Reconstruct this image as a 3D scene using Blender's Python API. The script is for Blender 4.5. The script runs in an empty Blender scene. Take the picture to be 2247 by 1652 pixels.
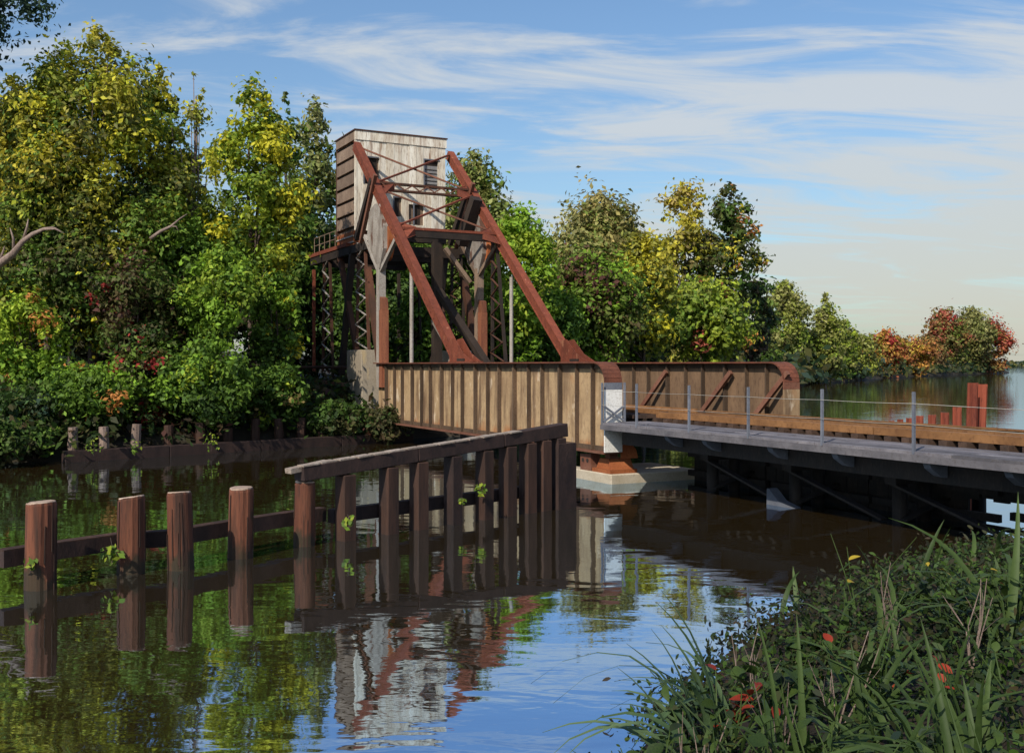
import bpy, math, random
import numpy as np
from mathutils import Vector, Matrix
from mathutils.bvhtree import BVHTree
from mathutils import noise as mnoise

random.seed(7)
rng = np.random.default_rng(7)
scene = bpy.context.scene
col = scene.collection

# ------------------------------------------------------------------ camera
F, CX, HY, EYE = 2300.0, 1123.5, 800.0, 3.7      # focal length and horizon of the view, eye height over the water
cam_data = bpy.data.cameras.new('camera')
cam = bpy.data.objects.new('camera', cam_data); col.objects.link(cam)
cam.location = (0, 0, EYE); cam.rotation_euler = (math.radians(90), 0, 0)
cam_data.sensor_width = 36; cam_data.lens = 36 * F / 2247
cam_data.shift_y = -26 / 2247
cam_data.clip_start = 0.1; cam_data.clip_end = 9000
scene.camera = cam

# ------------------------------------------------------------------ sky, sun, exposure
SUN_EL, SUN_AZ = math.radians(40), math.atan2(-0.48, -0.88)
sun_data = bpy.data.lights.new('sun', 'SUN'); sun_data.energy = 4.0; sun_data.angle = math.radians(0.5)
sun_data.color = (1.0, 0.92, 0.79)
sun = bpy.data.objects.new('sun', sun_data); col.objects.link(sun)
sd = Vector((math.sin(SUN_AZ) * math.cos(SUN_EL), math.cos(SUN_AZ) * math.cos(SUN_EL), math.sin(SUN_EL)))
sun.rotation_euler = sd.to_track_quat('Z', 'Y').to_euler()
sun.location = sd * 60

world = bpy.data.worlds.new('World'); scene.world = world; world.use_nodes = True
wt = world.node_tree; wt.nodes.clear()
def wn(t, **k):
    n = wt.nodes.new(t)
    for a, v in k.items(): setattr(n, a, v)
    return n
def wl(a, b): wt.links.new(a, b)
sky = wn('ShaderNodeTexSky', sky_type='NISHITA', sun_disc=False)
sky.sun_elevation = SUN_EL; sky.sun_rotation = SUN_AZ
sky.air_density = 1.3; sky.dust_density = 1.2; sky.ozone_density = 2.0
tc = wn('ShaderNodeTexCoord'); sep = wn('ShaderNodeSeparateXYZ'); wl(tc.outputs['Generated'], sep.inputs[0])
def wmath(op, a, b, c=None):
    n = wn('ShaderNodeMath', operation=op)
    for i, v in enumerate((a, b, c)):
        if v is None: continue
        if isinstance(v, (int, float)): n.inputs[i].default_value = v
        else: wl(v, n.inputs[i])
    return n.outputs[0]
den = wmath('ADD', wmath('MAXIMUM', sep.outputs[2], 0.0), 0.16)
cu = wmath('DIVIDE', sep.outputs[0], den); cv = wmath('DIVIDE', sep.outputs[1], den)
cmb = wn('ShaderNodeCombineXYZ'); wl(cu, cmb.inputs[0]); wl(cv, cmb.inputs[1])
def wnoise(scale, rot, loc, s, det, dist, rough=0.55):
    m = wn('ShaderNodeMapping'); m.inputs['Scale'].default_value = scale; m.inputs['Rotation'].default_value = (0, 0, rot)
    m.inputs['Location'].default_value = loc; wl(cmb.outputs[0], m.inputs[0])
    n = wn('ShaderNodeTexNoise'); n.inputs['Scale'].default_value = s; n.inputs['Detail'].default_value = det
    n.inputs['Distortion'].default_value = dist; n.inputs['Roughness'].default_value = rough; wl(m.outputs[0], n.inputs['Vector'])
    return n.outputs['Fac']
big = wnoise((0.55, 0.8, 1), 0.15, (3.1, 1.4, 0), 1.0, 3, 0.4)
fine = wnoise((0.8, 2.3, 1), 0.22, (0.4, 7.0, 0), 1.7, 8, 1.2, 0.62)
cov = wmath('ADD', wmath('MULTIPLY', big, 0.50), wmath('MULTIPLY', fine, 1.0))
cov = wmath('ADD', cov, wmath('MULTIPLY', cu, 0.045))
cov = wmath('SUBTRACT', cov, wmath('MULTIPLY', wmath('MAXIMUM', wmath('SUBTRACT', sep.outputs[2], 0.25), 0.0), 1.1))
mr = wn('ShaderNodeMapRange', interpolation_type='SMOOTHSTEP'); wl(cov, mr.inputs[0])
mr.inputs[1].default_value = 0.60; mr.inputs[2].default_value = 0.88; mr.inputs[3].default_value = 0.0; mr.inputs[4].default_value = 0.84
mixc = wn('ShaderNodeMix', data_type='RGBA'); wl(mr.outputs[0], mixc.inputs[0])
tint = wn('ShaderNodeMix', data_type='RGBA', blend_type='MULTIPLY'); tint.inputs[0].default_value = 1.0
wl(sky.outputs[0], tint.inputs[6]); tint.inputs[7].default_value = (0.83, 0.99, 1.17, 1)
wl(tint.outputs[2], mixc.inputs[6])
ccol = wn('ShaderNodeMix', data_type='RGBA'); cel = wn('ShaderNodeMapRange'); wl(sep.outputs[2], cel.inputs[0]); cel.inputs[1].default_value = 0.0; cel.inputs[2].default_value = 0.22
wl(cel.outputs[0], ccol.inputs[0]); ccol.inputs[6].default_value = (5.3, 5.15, 4.3, 1); ccol.inputs[7].default_value = (5.6, 5.9, 6.1, 1); wl(ccol.outputs[2], mixc.inputs[7])
bg = wn('ShaderNodeBackground'); bg.inputs[1].default_value = 0.10; wl(mixc.outputs[2], bg.inputs[0])
wo = wn('ShaderNodeOutputWorld'); wl(bg.outputs[0], wo.inputs[0])

vs = scene.view_settings
vs.view_transform = 'Standard'; vs.look = 'None'; vs.gamma = 1.0; vs.use_curve_mapping = False; vs.exposure = 0.2
scene.render.engine = 'CYCLES'
scene.cycles.max_bounces = 6; scene.cycles.diffuse_bounces = 2; scene.cycles.glossy_bounces = 3
scene.cycles.transmission_bounces = 2; scene.cycles.transparent_max_bounces = 4
scene.cycles.caustics_reflective = False; scene.cycles.caustics_refractive = False

# ------------------------------------------------------------------ materials
def node_mat(name):
    m = bpy.data.materials.new(name); m.use_nodes = True
    nt = m.node_tree; nt.nodes.clear()
    out = nt.nodes.new('ShaderNodeOutputMaterial'); b = nt.nodes.new('ShaderNodeBsdfPrincipled')
    nt.links.new(b.outputs[0], out.inputs[0])
    return m, nt, b, out
def surf(name, c1, c2, c3=None, scale=(1, 1, 1), s=2.0, spread=0.16, rough=0.8, bump=0.15, fine=(6, 6, 6), spots=None, spot_at=0.62, metal=0.0, spec=0.3, vary=0.2):
    """two-tone weathered surface: stretched noise between c1 and c2, fine grain c3, optional blotches"""
    m, nt, b, out = node_mat(name); N = nt.nodes.new; L = nt.links.new
    tcn = N('ShaderNodeTexCoord'); inf = N('ShaderNodeObjectInfo')
    add = N('ShaderNodeVectorMath'); add.operation = 'ADD'
    sc_ = N('ShaderNodeMath'); sc_.operation = 'MULTIPLY'; sc_.inputs[1].default_value = 37.0
    L(inf.outputs['Random'], sc_.inputs[0]); L(tcn.outputs['Object'], add.inputs[0]); L(sc_.outputs[0], add.inputs[1])
    def nz(scl, sz, det, rgh=0.6):
        mp = N('ShaderNodeMapping'); mp.inputs['Scale'].default_value = scl; L(add.outputs[0], mp.inputs[0])
        n = N('ShaderNodeTexNoise'); n.inputs['Scale'].default_value = sz; n.inputs['Detail'].default_value = det; n.inputs['Roughness'].default_value = rgh
        L(mp.outputs[0], n.inputs['Vector']); return n.outputs['Fac']
    a = nz(scale, s, 5)
    r = N('ShaderNodeMapRange'); r.inputs[1].default_value = 0.5 - spread; r.inputs[2].default_value = 0.5 + spread; L(a, r.inputs[0])
    mx = N('ShaderNodeMix'); mx.data_type = 'RGBA'; L(r.outputs[0], mx.inputs[0]); mx.inputs[6].default_value = (*c1, 1); mx.inputs[7].default_value = (*c2, 1)
    res = mx.outputs[2]
    f = nz(fine, 3.0, 6, 0.7)
    if c3:
        r2 = N('ShaderNodeMapRange'); r2.inputs[1].default_value = 0.5; r2.inputs[2].default_value = 0.72; L(f, r2.inputs[0])
        m2 = N('ShaderNodeMix'); m2.data_type = 'RGBA'; L(r2.outputs[0], m2.inputs[0]); L(res, m2.inputs[6]); m2.inputs[7].default_value = (*c3, 1); res = m2.outputs[2]
    if spots:
        g = nz((scale[0] * 1.3 + .3, scale[1] * 1.3 + .3, scale[2] * 0.8 + .1), s * 0.7, 4)
        r3 = N('ShaderNodeMapRange'); r3.inputs[1].default_value = spot_at; r3.inputs[2].default_value = spot_at + 0.06; L(g, r3.inputs[0])
        m3 = N('ShaderNodeMix'); m3.data_type = 'RGBA'; L(r3.outputs[0], m3.inputs[0]); L(res, m3.inputs[6]); m3.inputs[7].default_value = (*spots, 1); res = m3.outputs[2]
    hv = N('ShaderNodeHueSaturation'); L(res, hv.inputs['Color'])
    vr = N('ShaderNodeMapRange'); vr.inputs[3].default_value = 1 - vary; vr.inputs[4].default_value = 1 + vary; L(inf.outputs['Random'], vr.inputs[0]); L(vr.outputs[0], hv.inputs['Value'])
    L(hv.outputs[0], b.inputs['Base Color'])
    b.inputs['Roughness'].default_value = rough; b.inputs['Metallic'].default_value = metal; b.inputs['Specular IOR Level'].default_value = spec
    bp = N('ShaderNodeBump'); bp.inputs['Strength'].default_value = bump; bp.inputs['Distance'].default_value = 0.05
    L(f, bp.inputs['Height']); L(bp.outputs[0], b.inputs['Normal'])
    return m
M = {}
def stain(m, z0, z1, amp, scl, colr, top=.85):
    nt = m.node_tree; N = nt.nodes.new; L = nt.links.new; b = next(n for n in nt.nodes if n.type == 'BSDF_PRINCIPLED')
    src = b.inputs['Base Color'].links[0].from_socket; tcn = N('ShaderNodeTexCoord'); sp = N('ShaderNodeSeparateXYZ'); L(tcn.outputs['Object'], sp.inputs[0])
    n = N('ShaderNodeTexNoise'); n.inputs['Scale'].default_value = 1.0; n.inputs['Detail'].default_value = 5
    mp = N('ShaderNodeMapping'); mp.inputs['Scale'].default_value = scl; L(tcn.outputs['Object'], mp.inputs[0]); L(mp.outputs[0], n.inputs['Vector'])
    g = N('ShaderNodeMapRange'); g.inputs[1].default_value = z0; g.inputs[2].default_value = z1; L(sp.outputs[2], g.inputs[0])
    a = N('ShaderNodeMath'); a.operation = 'MULTIPLY_ADD'; L(g.outputs[0], a.inputs[0]); a.inputs[1].default_value = amp; L(n.outputs['Fac'], a.inputs[2])
    r = N('ShaderNodeMapRange'); r.inputs[1].default_value = .6; r.inputs[2].default_value = .78; r.inputs[4].default_value = top; L(a.outputs[0], r.inputs[0])
    x = N('ShaderNodeMix'); x.data_type = 'RGBA'; L(r.outputs[0], x.inputs[0]); L(src, x.inputs[6]); x.inputs[7].default_value = (*colr, 1); L(x.outputs[2], b.inputs['Base Color']); return m
def girder_mat():
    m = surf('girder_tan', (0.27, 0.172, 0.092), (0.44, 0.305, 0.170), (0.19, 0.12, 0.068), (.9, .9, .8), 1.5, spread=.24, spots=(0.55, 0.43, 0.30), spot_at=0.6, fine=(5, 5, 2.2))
    nt = m.node_tree; N = nt.nodes.new; L = nt.links.new; b = next(n for n in nt.nodes if n.type == 'BSDF_PRINCIPLED')
    src = b.inputs['Base Color'].links[0].from_socket; tcn = N('ShaderNodeTexCoord'); sp = N('ShaderNodeSeparateXYZ'); L(tcn.outputs['Object'], sp.inputs[0])
    def band(z0, z1, amp, scl, colr, src):
        n = N('ShaderNodeTexNoise'); n.inputs['Scale'].default_value = 1.0; n.inputs['Detail'].default_value = 5
        mp = N('ShaderNodeMapping'); mp.inputs['Scale'].default_value = scl; L(tcn.outputs['Object'], mp.inputs[0]); L(mp.outputs[0], n.inputs['Vector'])
        g = N('ShaderNodeMapRange'); g.inputs[1].default_value = z0; g.inputs[2].default_value = z1; L(sp.outputs[2], g.inputs[0])
        a = N('ShaderNodeMath'); a.operation = 'MULTIPLY_ADD'; L(g.outputs[0], a.inputs[0]); a.inputs[1].default_value = amp; L(n.outputs['Fac'], a.inputs[2])
        r = N('ShaderNodeMapRange'); r.inputs[1].default_value = .62; r.inputs[2].default_value = .80; r.inputs[4].default_value = .85; L(a.outputs[0], r.inputs[0])
        x = N('ShaderNodeMix'); x.data_type = 'RGBA'; L(r.outputs[0], x.inputs[0]); L(src, x.inputs[6]); x.inputs[7].default_value = (*colr, 1); return x.outputs[2]
    c = band(.55, .02, .24, (1.6, 1.6, .8), (.33, .115, .035), src)      # rust creeping up from the lower flange
    c = band(2.2, 2.72, .26, (1.3, 1.3, .5), (.13, .08, .05), c)        # top flange's shadow painted on as an uneven dark band
    c = band(-9, -8, 0.12, (3.2, 3.2, .35), (.10, .055, .032), c)           # dark rust runs
    L(c, b.inputs['Base Color']); return m
M['red_steel'] = surf('red_steel', (0.13, 0.034, 0.018), (0.235, 0.060, 0.030), (0.075, 0.024, 0.016), (1.6, 1.6, .9), 2.2, spread=.22, spots=(0.33, 0.13, 0.07), spot_at=0.64, bump=.4)
M['rust_top'] = surf('rust_top', (0.10, 0.034, 0.020), (0.19, 0.062, 0.034), (0.05, 0.022, 0.016), (1.2, 1.2, 1.2), 1.6, bump=.4)
M['rust_dark'] = surf('rust_dark', (0.055, 0.028, 0.018), (0.11, 0.042, 0.022), (0.03, 0.018, 0.014), (1, 1, .5), 1.3)
M['black_steel'] = surf('black_steel', (0.018, 0.014, 0.012), (0.04, 0.027, 0.02), (0.06, 0.035, 0.022), (1, 1, .5), 1.5)
M['brace_steel'] = surf('brace_steel', (0.16, 0.06, 0.035), (0.24, 0.11, 0.07), (0.07, 0.03, 0.02), (1, 1, 1), 1.2)
M['pale_steel'] = surf('pale_steel', (0.30, 0.26, 0.22), (0.44, 0.40, 0.36), (0.13, 0.08, 0.055), (1, 1, .35), 1.6, spots=(0.17, 0.07, 0.035), spot_at=0.62)
M['girder_tan'] = girder_mat()
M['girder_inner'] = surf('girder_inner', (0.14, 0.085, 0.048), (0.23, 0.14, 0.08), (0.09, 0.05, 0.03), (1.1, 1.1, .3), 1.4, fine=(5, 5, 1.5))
M['stiffener'] = surf('stiffener', (0.055, 0.036, 0.024), (0.125, 0.08, 0.05), (0.035, 0.022, 0.014), (1, 1, .3), 1.5)
M['white_plate'] = surf('white_plate', (0.74, 0.72, 0.67), (0.84, 0.82, 0.78), (0.45, 0.40, 0.34), (1, 1, .3), 1.6)
M['rust_col'] = surf('rust_col', (0.17, 0.055, 0.03), (0.27, 0.10, 0.05), (0.08, 0.035, 0.022), (2, 2, .3), 1.8)
M['plate_grey'] = surf('plate_grey', (0.20, 0.17, 0.145), (0.38, 0.34, 0.30), (0.10, 0.065, 0.045), (1.2, 1.2, .5), 1.7, spots=(0.12, 0.06, 0.04), spot_at=0.58)
M['rust_orange'] = surf('rust_orange', (0.30, 0.085, 0.028), (0.40, 0.13, 0.045), (0.17, 0.05, 0.02), (1, 1, 1), 1.8)
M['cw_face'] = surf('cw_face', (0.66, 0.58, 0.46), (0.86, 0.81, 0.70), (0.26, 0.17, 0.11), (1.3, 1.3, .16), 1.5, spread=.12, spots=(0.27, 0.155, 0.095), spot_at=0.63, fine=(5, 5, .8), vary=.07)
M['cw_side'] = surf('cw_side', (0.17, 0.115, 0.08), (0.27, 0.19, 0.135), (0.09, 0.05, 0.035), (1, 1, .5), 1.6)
M['hatch'] = surf('hatch', (0.26, 0.26, 0.27), (0.36, 0.35, 0.34), (0.16, 0.15, 0.16), (1, 1, .5), 2)
M['concrete'] = surf('concrete', (0.30, 0.25, 0.19), (0.40, 0.34, 0.26), (0.18, 0.14, 0.10), (1, 1, .3), 1.4, spots=(0.44, 0.34, 0.2), spot_at=0.62)
M['dark_concrete'] = surf('dark_concrete', (0.06, 0.045, 0.035), (0.11, 0.085, 0.065), (0.035, 0.027, 0.02), (1, 1, .3), 1.2)
M['pad_concrete'] = surf('pad_concrete', (0.52, 0.44, 0.32), (0.62, 0.54, 0.42), (0.40, 0.32, 0.23), (1, 1, 1.5), 1.6)
M['pile_wood'] = surf('pile_wood', (0.095, 0.032, 0.018), (0.20, 0.072, 0.038), (0.05, 0.022, 0.016), (3.2, 3.2, .22), 2.4, spread=.22, spots=(0.26, 0.15, 0.10), spot_at=0.66, fine=(9, 9, .8), bump=.35)
stain(M['pile_wood'], .45, .12, .35, (4, 4, 2), (.028, .026, .014)); stain(M['pile_wood'], -9, -8, .10, (7, 7, .5), (.035, .018, .012))
stain(M['cw_face'], 12.6, 14.9, .11, (3.2, 3.2, .22), (.30, .17, .10), .55); stain(M['cw_face'], 10.8, 9.7, .10, (2.2, 2.2, .5), (.24, .13, .08), .6)
M['cut_wood'] = surf('cut_wood', (0.33, 0.23, 0.17), (0.46, 0.35, 0.27), (0.2, 0.13, 0.09), (1, 1, 1), 4, fine=(7, 7, 7))
M['dark_wood'] = surf('dark_wood', (0.024, 0.014, 0.012), (0.052, 0.029, 0.023), (0.02, 0.013, 0.011), (1.5, 1.5, .6), 2.0, fine=(6, 6, 3), bump=.3)
M['tarred_wood'] = surf('tarred_wood', (0.009, 0.007, 0.006), (0.020, 0.014, 0.011), (0.032, 0.024, 0.018), (1.5, 1.5, .4), 2.0, fine=(6, 6, 2), bump=.3)
M['post_wood'] = surf('post_wood', (0.030, 0.016, 0.011), (0.072, 0.035, 0.023), (0.035, 0.02, 0.016), (2, 2, .3), 2.2, fine=(9, 9, 1), bump=.3)
M['pale_wood'] = surf('pale_wood', (0.27, 0.21, 0.165), (0.40, 0.33, 0.27), (0.12, 0.085, 0.065), (1, 1, 1), 2.5, bump=.4)
M['grey_plank'] = surf('grey_plank', (0.105, 0.098, 0.110), (0.19, 0.175, 0.185), (0.10, 0.085, 0.085), (1, 1, 1), 1.4, fine=(4, 4, 4), bump=.25, vary=.34)
M['grey_steel'] = surf('grey_steel', (0.11, 0.12, 0.15), (0.17, 0.18, 0.21), (0.10, 0.10, 0.12), (1, 1, 1), 2)
M['rail_timber'] = surf('rail_timber', (0.17, 0.078, 0.030), (0.29, 0.14, 0.055), (0.12, 0.052, 0.022), (1, 1, 1), 1.2, fine=(3, 3, 3))
M['tie_wood'] = surf('tie_wood', (0.045, 0.028, 0.02), (0.09, 0.052, 0.035), (0.025, 0.016, 0.012), (1, 1, 1), 2)
M['wire'] = surf('wire', (0.30, 0.28, 0.24), (0.40, 0.38, 0.33), None, (1, 1, 1), 2)
M['sheet_rust'] = surf('sheet_rust', (0.16, 0.036, 0.020), (0.27, 0.065, 0.034), (0.08, 0.02, 0.014), (1.2, 1.2, .3), 1.4, fine=(4, 4, .8))
M['bark'] = surf('bark', (0.055, 0.038, 0.030), (0.12, 0.085, 0.07), (0.03, 0.02, 0.016), (3, 3, .5), 2, bump=.4)
M['bark_pale'] = surf('bark_pale', (0.17, 0.12, 0.095), (0.30, 0.22, 0.18), (0.09, 0.06, 0.05), (3, 3, .5), 2, bump=.4)
M['earth'] = surf('earth', (0.022, 0.017, 0.012), (0.038, 0.029, 0.018), (0.022, 0.028, 0.012), (.5, .5, .5), 1.0, bump=.5)

M['mud'] = surf('mud', (0.016, 0.011, 0.008), (0.028, 0.019, 0.012), (0.020, 0.018, 0.009), (.8, .8, .8), 1.0, bump=.6)
def leaf_mat(name, gloss=0.25, trans=0.35):
    m, nt, b, out = node_mat(name); N = nt.nodes.new; L = nt.links.new
    at = N('ShaderNodeAttribute'); at.attribute_name = 'Col'
    L(at.outputs['Color'], b.inputs['Base Color'])
    b.inputs['Roughness'].default_value = 0.6; b.inputs['Specular IOR Level'].default_value = gloss
    t = N('ShaderNodeBsdfTranslucent'); L(at.outputs['Color'], t.inputs['Color'])
    mx = N('ShaderNodeMixShader'); mx.inputs[0].default_value = trans
    L(b.outputs[0], mx.inputs[1]); L(t.outputs[0], mx.inputs[2]); L(mx.outputs[0], out.inputs[0])
    return m
M['leaf'] = leaf_mat('leaf')
def plain_leaf(name, c1, c2):
    m, nt, b, out = node_mat(name); N = nt.nodes.new; L = nt.links.new
    inf = N('ShaderNodeObjectInfo'); mx = N('ShaderNodeMix'); mx.data_type = 'RGBA'
    tcn = N('ShaderNodeTexCoord'); nz = N('ShaderNodeTexNoise'); nz.inputs['Scale'].default_value = 14; L(tcn.outputs['Object'], nz.inputs['Vector'])
    ad = N('ShaderNodeMath'); ad.operation = 'MULTIPLY_ADD'; L(inf.outputs['Random'], ad.inputs[0]); ad.inputs[1].default_value = 0.8
    sb = N('ShaderNodeMath'); sb.operation = 'SUBTRACT'; L(nz.outputs['Fac'], sb.inputs[0]); sb.inputs[1].default_value = 0.4; L(sb.outputs[0], ad.inputs[2])
    L(ad.outputs[0], mx.inputs[0]); mx.inputs[6].default_value = (*c1, 1); mx.inputs[7].default_value = (*c2, 1); mx.clamp_factor = True
    L(mx.outputs[2], b.inputs['Base Color']); b.inputs['Roughness'].default_value = 0.55; b.inputs['Specular IOR Level'].default_value = 0.25
    t = N('ShaderNodeBsdfTranslucent'); L(mx.outputs[2], t.inputs['Color'])
    ms = N('ShaderNodeMixShader'); ms.inputs[0].default_value = 0.3
    L(b.outputs[0], ms.inputs[1]); L(t.outputs[0], ms.inputs[2]); L(ms.outputs[0], out.inputs[0])
    return m
M['blade'] = plain_leaf('blade', (0.030, 0.055, 0.012), (0.085, 0.13, 0.035))
M['blade_pale'] = plain_leaf('blade_pale', (0.07, 0.12, 0.05), (0.15, 0.22, 0.10))
M['broad'] = plain_leaf('broad', (0.022, 0.042, 0.010), (0.065, 0.105, 0.020))
M['broad_dark'] = plain_leaf('broad_dark', (0.016, 0.024, 0.010), (0.035, 0.055, 0.016))
M['red_leaf'] = plain_leaf('red_leaf', (0.16, 0.020, 0.010), (0.36, 0.045, 0.02))
M['yellow_leaf'] = plain_leaf('yellow_leaf', (0.30, 0.22, 0.02), (0.5, 0.36, 0.04))

def water_mat():
    m, nt, b, out = node_mat('river_water'); N = nt.nodes.new; L = nt.links.new
    tcn = N('ShaderNodeTexCoord')
    def nz(scl, s, det, dist=0.0):
        mp = N('ShaderNodeMapping'); mp.inputs['Scale'].default_value = scl; mp.inputs['Rotation'].default_value = (0, 0, 0.2); L(tcn.outputs['Object'], mp.inputs[0])
        n = N('ShaderNodeTexNoise'); n.inputs['Scale'].default_value = s; n.inputs['Detail'].default_value = det; n.inputs['Distortion'].default_value = dist
        L(mp.outputs[0], n.inputs['Vector']); return n.outputs['Fac']
    a = nz((0.55, 1.0, 1), 0.9, 2.0, 0.6); c = nz((0.8, 1.6, 1), 3.4, 2.0, 0.3)
    ad = N('ShaderNodeMath'); ad.operation = 'MULTIPLY_ADD'; L(c, ad.inputs[0]); ad.inputs[1].default_value = 0.10; L(a, ad.inputs[2])
    bp = N('ShaderNodeBump'); bp.inputs['Strength'].default_value = 1.0; bp.inputs['Distance'].default_value = 0.0105; L(ad.outputs[0], bp.inputs['Height'])
    b.inputs['Base Color'].default_value = (0.056, 0.036, 0.013, 1); b.inputs['Roughness'].default_value = 0.6; b.inputs['Specular IOR Level'].default_value = 0.0
    g = N('ShaderNodeBsdfGlossy'); g.inputs['Roughness'].default_value = 0.02; g.inputs['Color'].default_value = (0.60, 0.79, 1.0, 1); L(bp.outputs[0], g.inputs['Normal'])
    fr = N('ShaderNodeFresnel'); fr.inputs['IOR'].default_value = 2.6; L(bp.outputs[0], fr.inputs['Normal'])
    mr_ = N('ShaderNodeMapRange'); mr_.inputs[1].default_value = 0.15; mr_.inputs[2].default_value = 0.6; mr_.inputs[3].default_value = 0.74; mr_.inputs[4].default_value = 0.84; L(fr.outputs[0], mr_.inputs[0])
    mx = N('ShaderNodeMixShader'); L(mr_.outputs[0], mx.inputs[0]); L(b.outputs[0], mx.inputs[1]); L(g.outputs[0], mx.inputs[2]); L(mx.outputs[0], out.inputs[0])
    return m
M['water'] = water_mat()

# ------------------------------------------------------------------ helpers
class MB:
    """collects shapes and links them as one mesh object"""
    def __init__(s): s.v = []; s.f = []
    def add(s, vs_, fs): o = len(s.v); s.v += [Vector(v) for v in vs_]; s.f += [tuple(i + o for i in f) for f in fs]; return s
    def hexa(s, p):            # eight corners, bottom loop then top loop
        return s.add(p, [(0, 3, 2, 1), (4, 5, 6, 7), (0, 1, 5, 4), (1, 2, 6, 5), (2, 3, 7, 6), (3, 0, 4, 7)])
    def bar(s, a, b, w, h, up=(0, 0, 1), w2=None, h2=None):
        a, b = Vector(a), Vector(b); d = (b - a).normalized(); r = d.cross(Vector(up))
        if r.length < 1e-4: r = d.cross(Vector((1, 0, 0)))
        r.normalize(); q = r.cross(d)
        w2 = w if w2 is None else w2; h2 = h if h2 is None else h2
        A = [a + r * x * w / 2 + q * y * h / 2 for x, y in ((-1, -1), (1, -1), (1, 1), (-1, 1))]
        B = [b + r * x * w2 / 2 + q * y * h2 / 2 for x, y in ((-1, -1), (1, -1), (1, 1), (-1, 1))]
        return s.hexa(A + B)
    def prism(s, pts, off):    # polygon of 3-D points pushed by vector off
        n = len(pts); off = Vector(off); pts = [Vector(p) for p in pts]
        return s.add(pts + [p + off for p in pts], [tuple(range(n))[::-1], tuple(range(n, 2 * n))] + [(i, (i + 1) % n, n + (i + 1) % n, n + i) for i in range(n)])
    def tube(s, pts, rad, n=7, cap=True, jit=0.0, groove=0.0):
        pts = [Vector(p) for p in pts]; vs_ = []; fs = []; gv = [1 - groove * random.random() ** 3 for _ in range(n)]; ref = Vector((0.31, 0.95, 0.1))
        for i, p in enumerate(pts):
            d = (pts[min(i + 1, len(pts) - 1)] - pts[max(i - 1, 0)]).normalized()
            r = d.cross(ref); r = r.normalized() if r.length > 1e-3 else d.orthogonal().normalized(); q = r.cross(d)
            for k in range(n):
                a = 2 * math.pi * k / n; rr = rad[i] * (1 + jit * (random.random() - .5)) if jit else rad[i] * gv[k] * (1 - groove * .2 * random.random())
                vs_.append(p + (r * math.cos(a) + q * math.sin(a)) * rr)
        for i in range(len(pts) - 1):
            for k in range(n):
                fs.append((i * n + k, i * n + (k + 1) % n, (i + 1) * n + (k + 1) % n, (i + 1) * n + k))
        if cap: fs += [tuple(range(n))[::-1], tuple(range((len(pts) - 1) * n, len(pts) * n))]
        return s.add(vs_, fs)
    def build(s, name, mat, parent=None, smooth=False, origin=None, bevel=0.0):
        org = Vector(parent_origin(parent)) if parent else Vector(origin or (0, 0, 0))
        me = bpy.data.meshes.new(name); me.from_pydata([tuple(v - org) for v in s.v], [], s.f); me.update()
        if smooth: me.shade_smooth()
        me.materials.append(mat if not isinstance(mat, str) else M[mat])
        o = bpy.data.objects.new(name, me); col.objects.link(o)
        if parent: o.parent = parent
        elif origin: o.location = org
        if bevel:
            md = o.modifiers.new('bevel', 'BEVEL'); md.width = bevel; md.segments = 1; md.limit_method = 'ANGLE'
        return o
def parent_origin(p):
    w = Vector((0, 0, 0))
    while p: w += p.location; p = p.parent
    return w
def tag(o, label=None, cat=None, group=None, kind=None):
    if label: o['label'] = label
    if cat: o['category'] = cat
    if group: o['group'] = group
    if kind: o['kind'] = kind
    return o
def empty(name, loc, label, cat, group=None):
    o = bpy.data.objects.new(name, None); col.objects.link(o); o.location = loc; o.empty_display_size = 0.3
    return tag(o, label, cat, group)

# ------------------------------------------------------------------ setting: water, banks
w = MB()
xs = [-4000, -300, -60, 60, 300, 5000]; ys = [-200, -20, 80, 400, 1500, 7000]
w.add([(x, y, 0) for y in ys for x in xs], [(j * 6 + i, j * 6 + i + 1, (j + 1) * 6 + i + 1, (j + 1) * 6 + i) for j in range(5) for i in range(5)])
tag(w.build('river_water', 'water'), 'dark still river reflecting sky, trees and bridge', kind='structure')
w = MB(); w.add([(-4000, -200, -3), (5000, -200, -3), (5000, 7000, -3), (-4000, 7000, -3)], [(0, 1, 2, 3)])
tag(w.build('river_bed', 'earth'), kind='structure')

def resample(pts, steps):
    out = [Vector((*pts[0], 0))]
    for a, b in zip(pts, pts[1:]):
        a, b = Vector((*a, 0)), Vector((*b, 0)); L_ = (b - a).length; n = max(1, int(L_ / (steps if L_ < 60 else L_ / 14)))
        for k in range(1, n + 1): out.append(a.lerp(b, k / n))
    return out
def bank_sheet(pts, inland, prof, steps, amp):
    ps = resample(pts, steps); inl = Vector((*inland, 0)).normalized(); vs_, fs = [], []
    for p in ps:
        for d, z in prof:
            q = p + inl * (d + (0.5 * mnoise.noise(p * 0.35) if d < 8 else 0))
            zz = z + (amp * mnoise.noise(Vector((q.x * .45, q.y * .45, 3.1))) * min(1, max(0, d)) if d < 200 else 0)
            vs_.append((q.x, q.y, zz))
    m = len(prof)
    for i in range(len(ps) - 1):
        for k in range(m - 1): fs.append((i * m + k, (i + 1) * m + k, (i + 1) * m + k + 1, i * m + k + 1))
    return vs_, fs
SHORE = [(-90, 12), (-60, 22), (-30, 34), (-17.3, 40.6), (-10.5, 46.8), (-5.6, 51.5), (-1.5, 56), (4, 66), (12, 85), (25, 120), (58, 205), (120, 320), (223, 470), (262, 640), (150, 1300)]
bv, bf = bank_sheet(SHORE, (-0.8, 0.6), [(-4, -1.6), (-0.4, -0.25), (0.4, 0.55), (1.5, 0.95), (4, 1.5), (9, 2.1), (18, 2.8), (40, 4), (120, 6), (2500, 10)], 2.0, 0.35)
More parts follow.
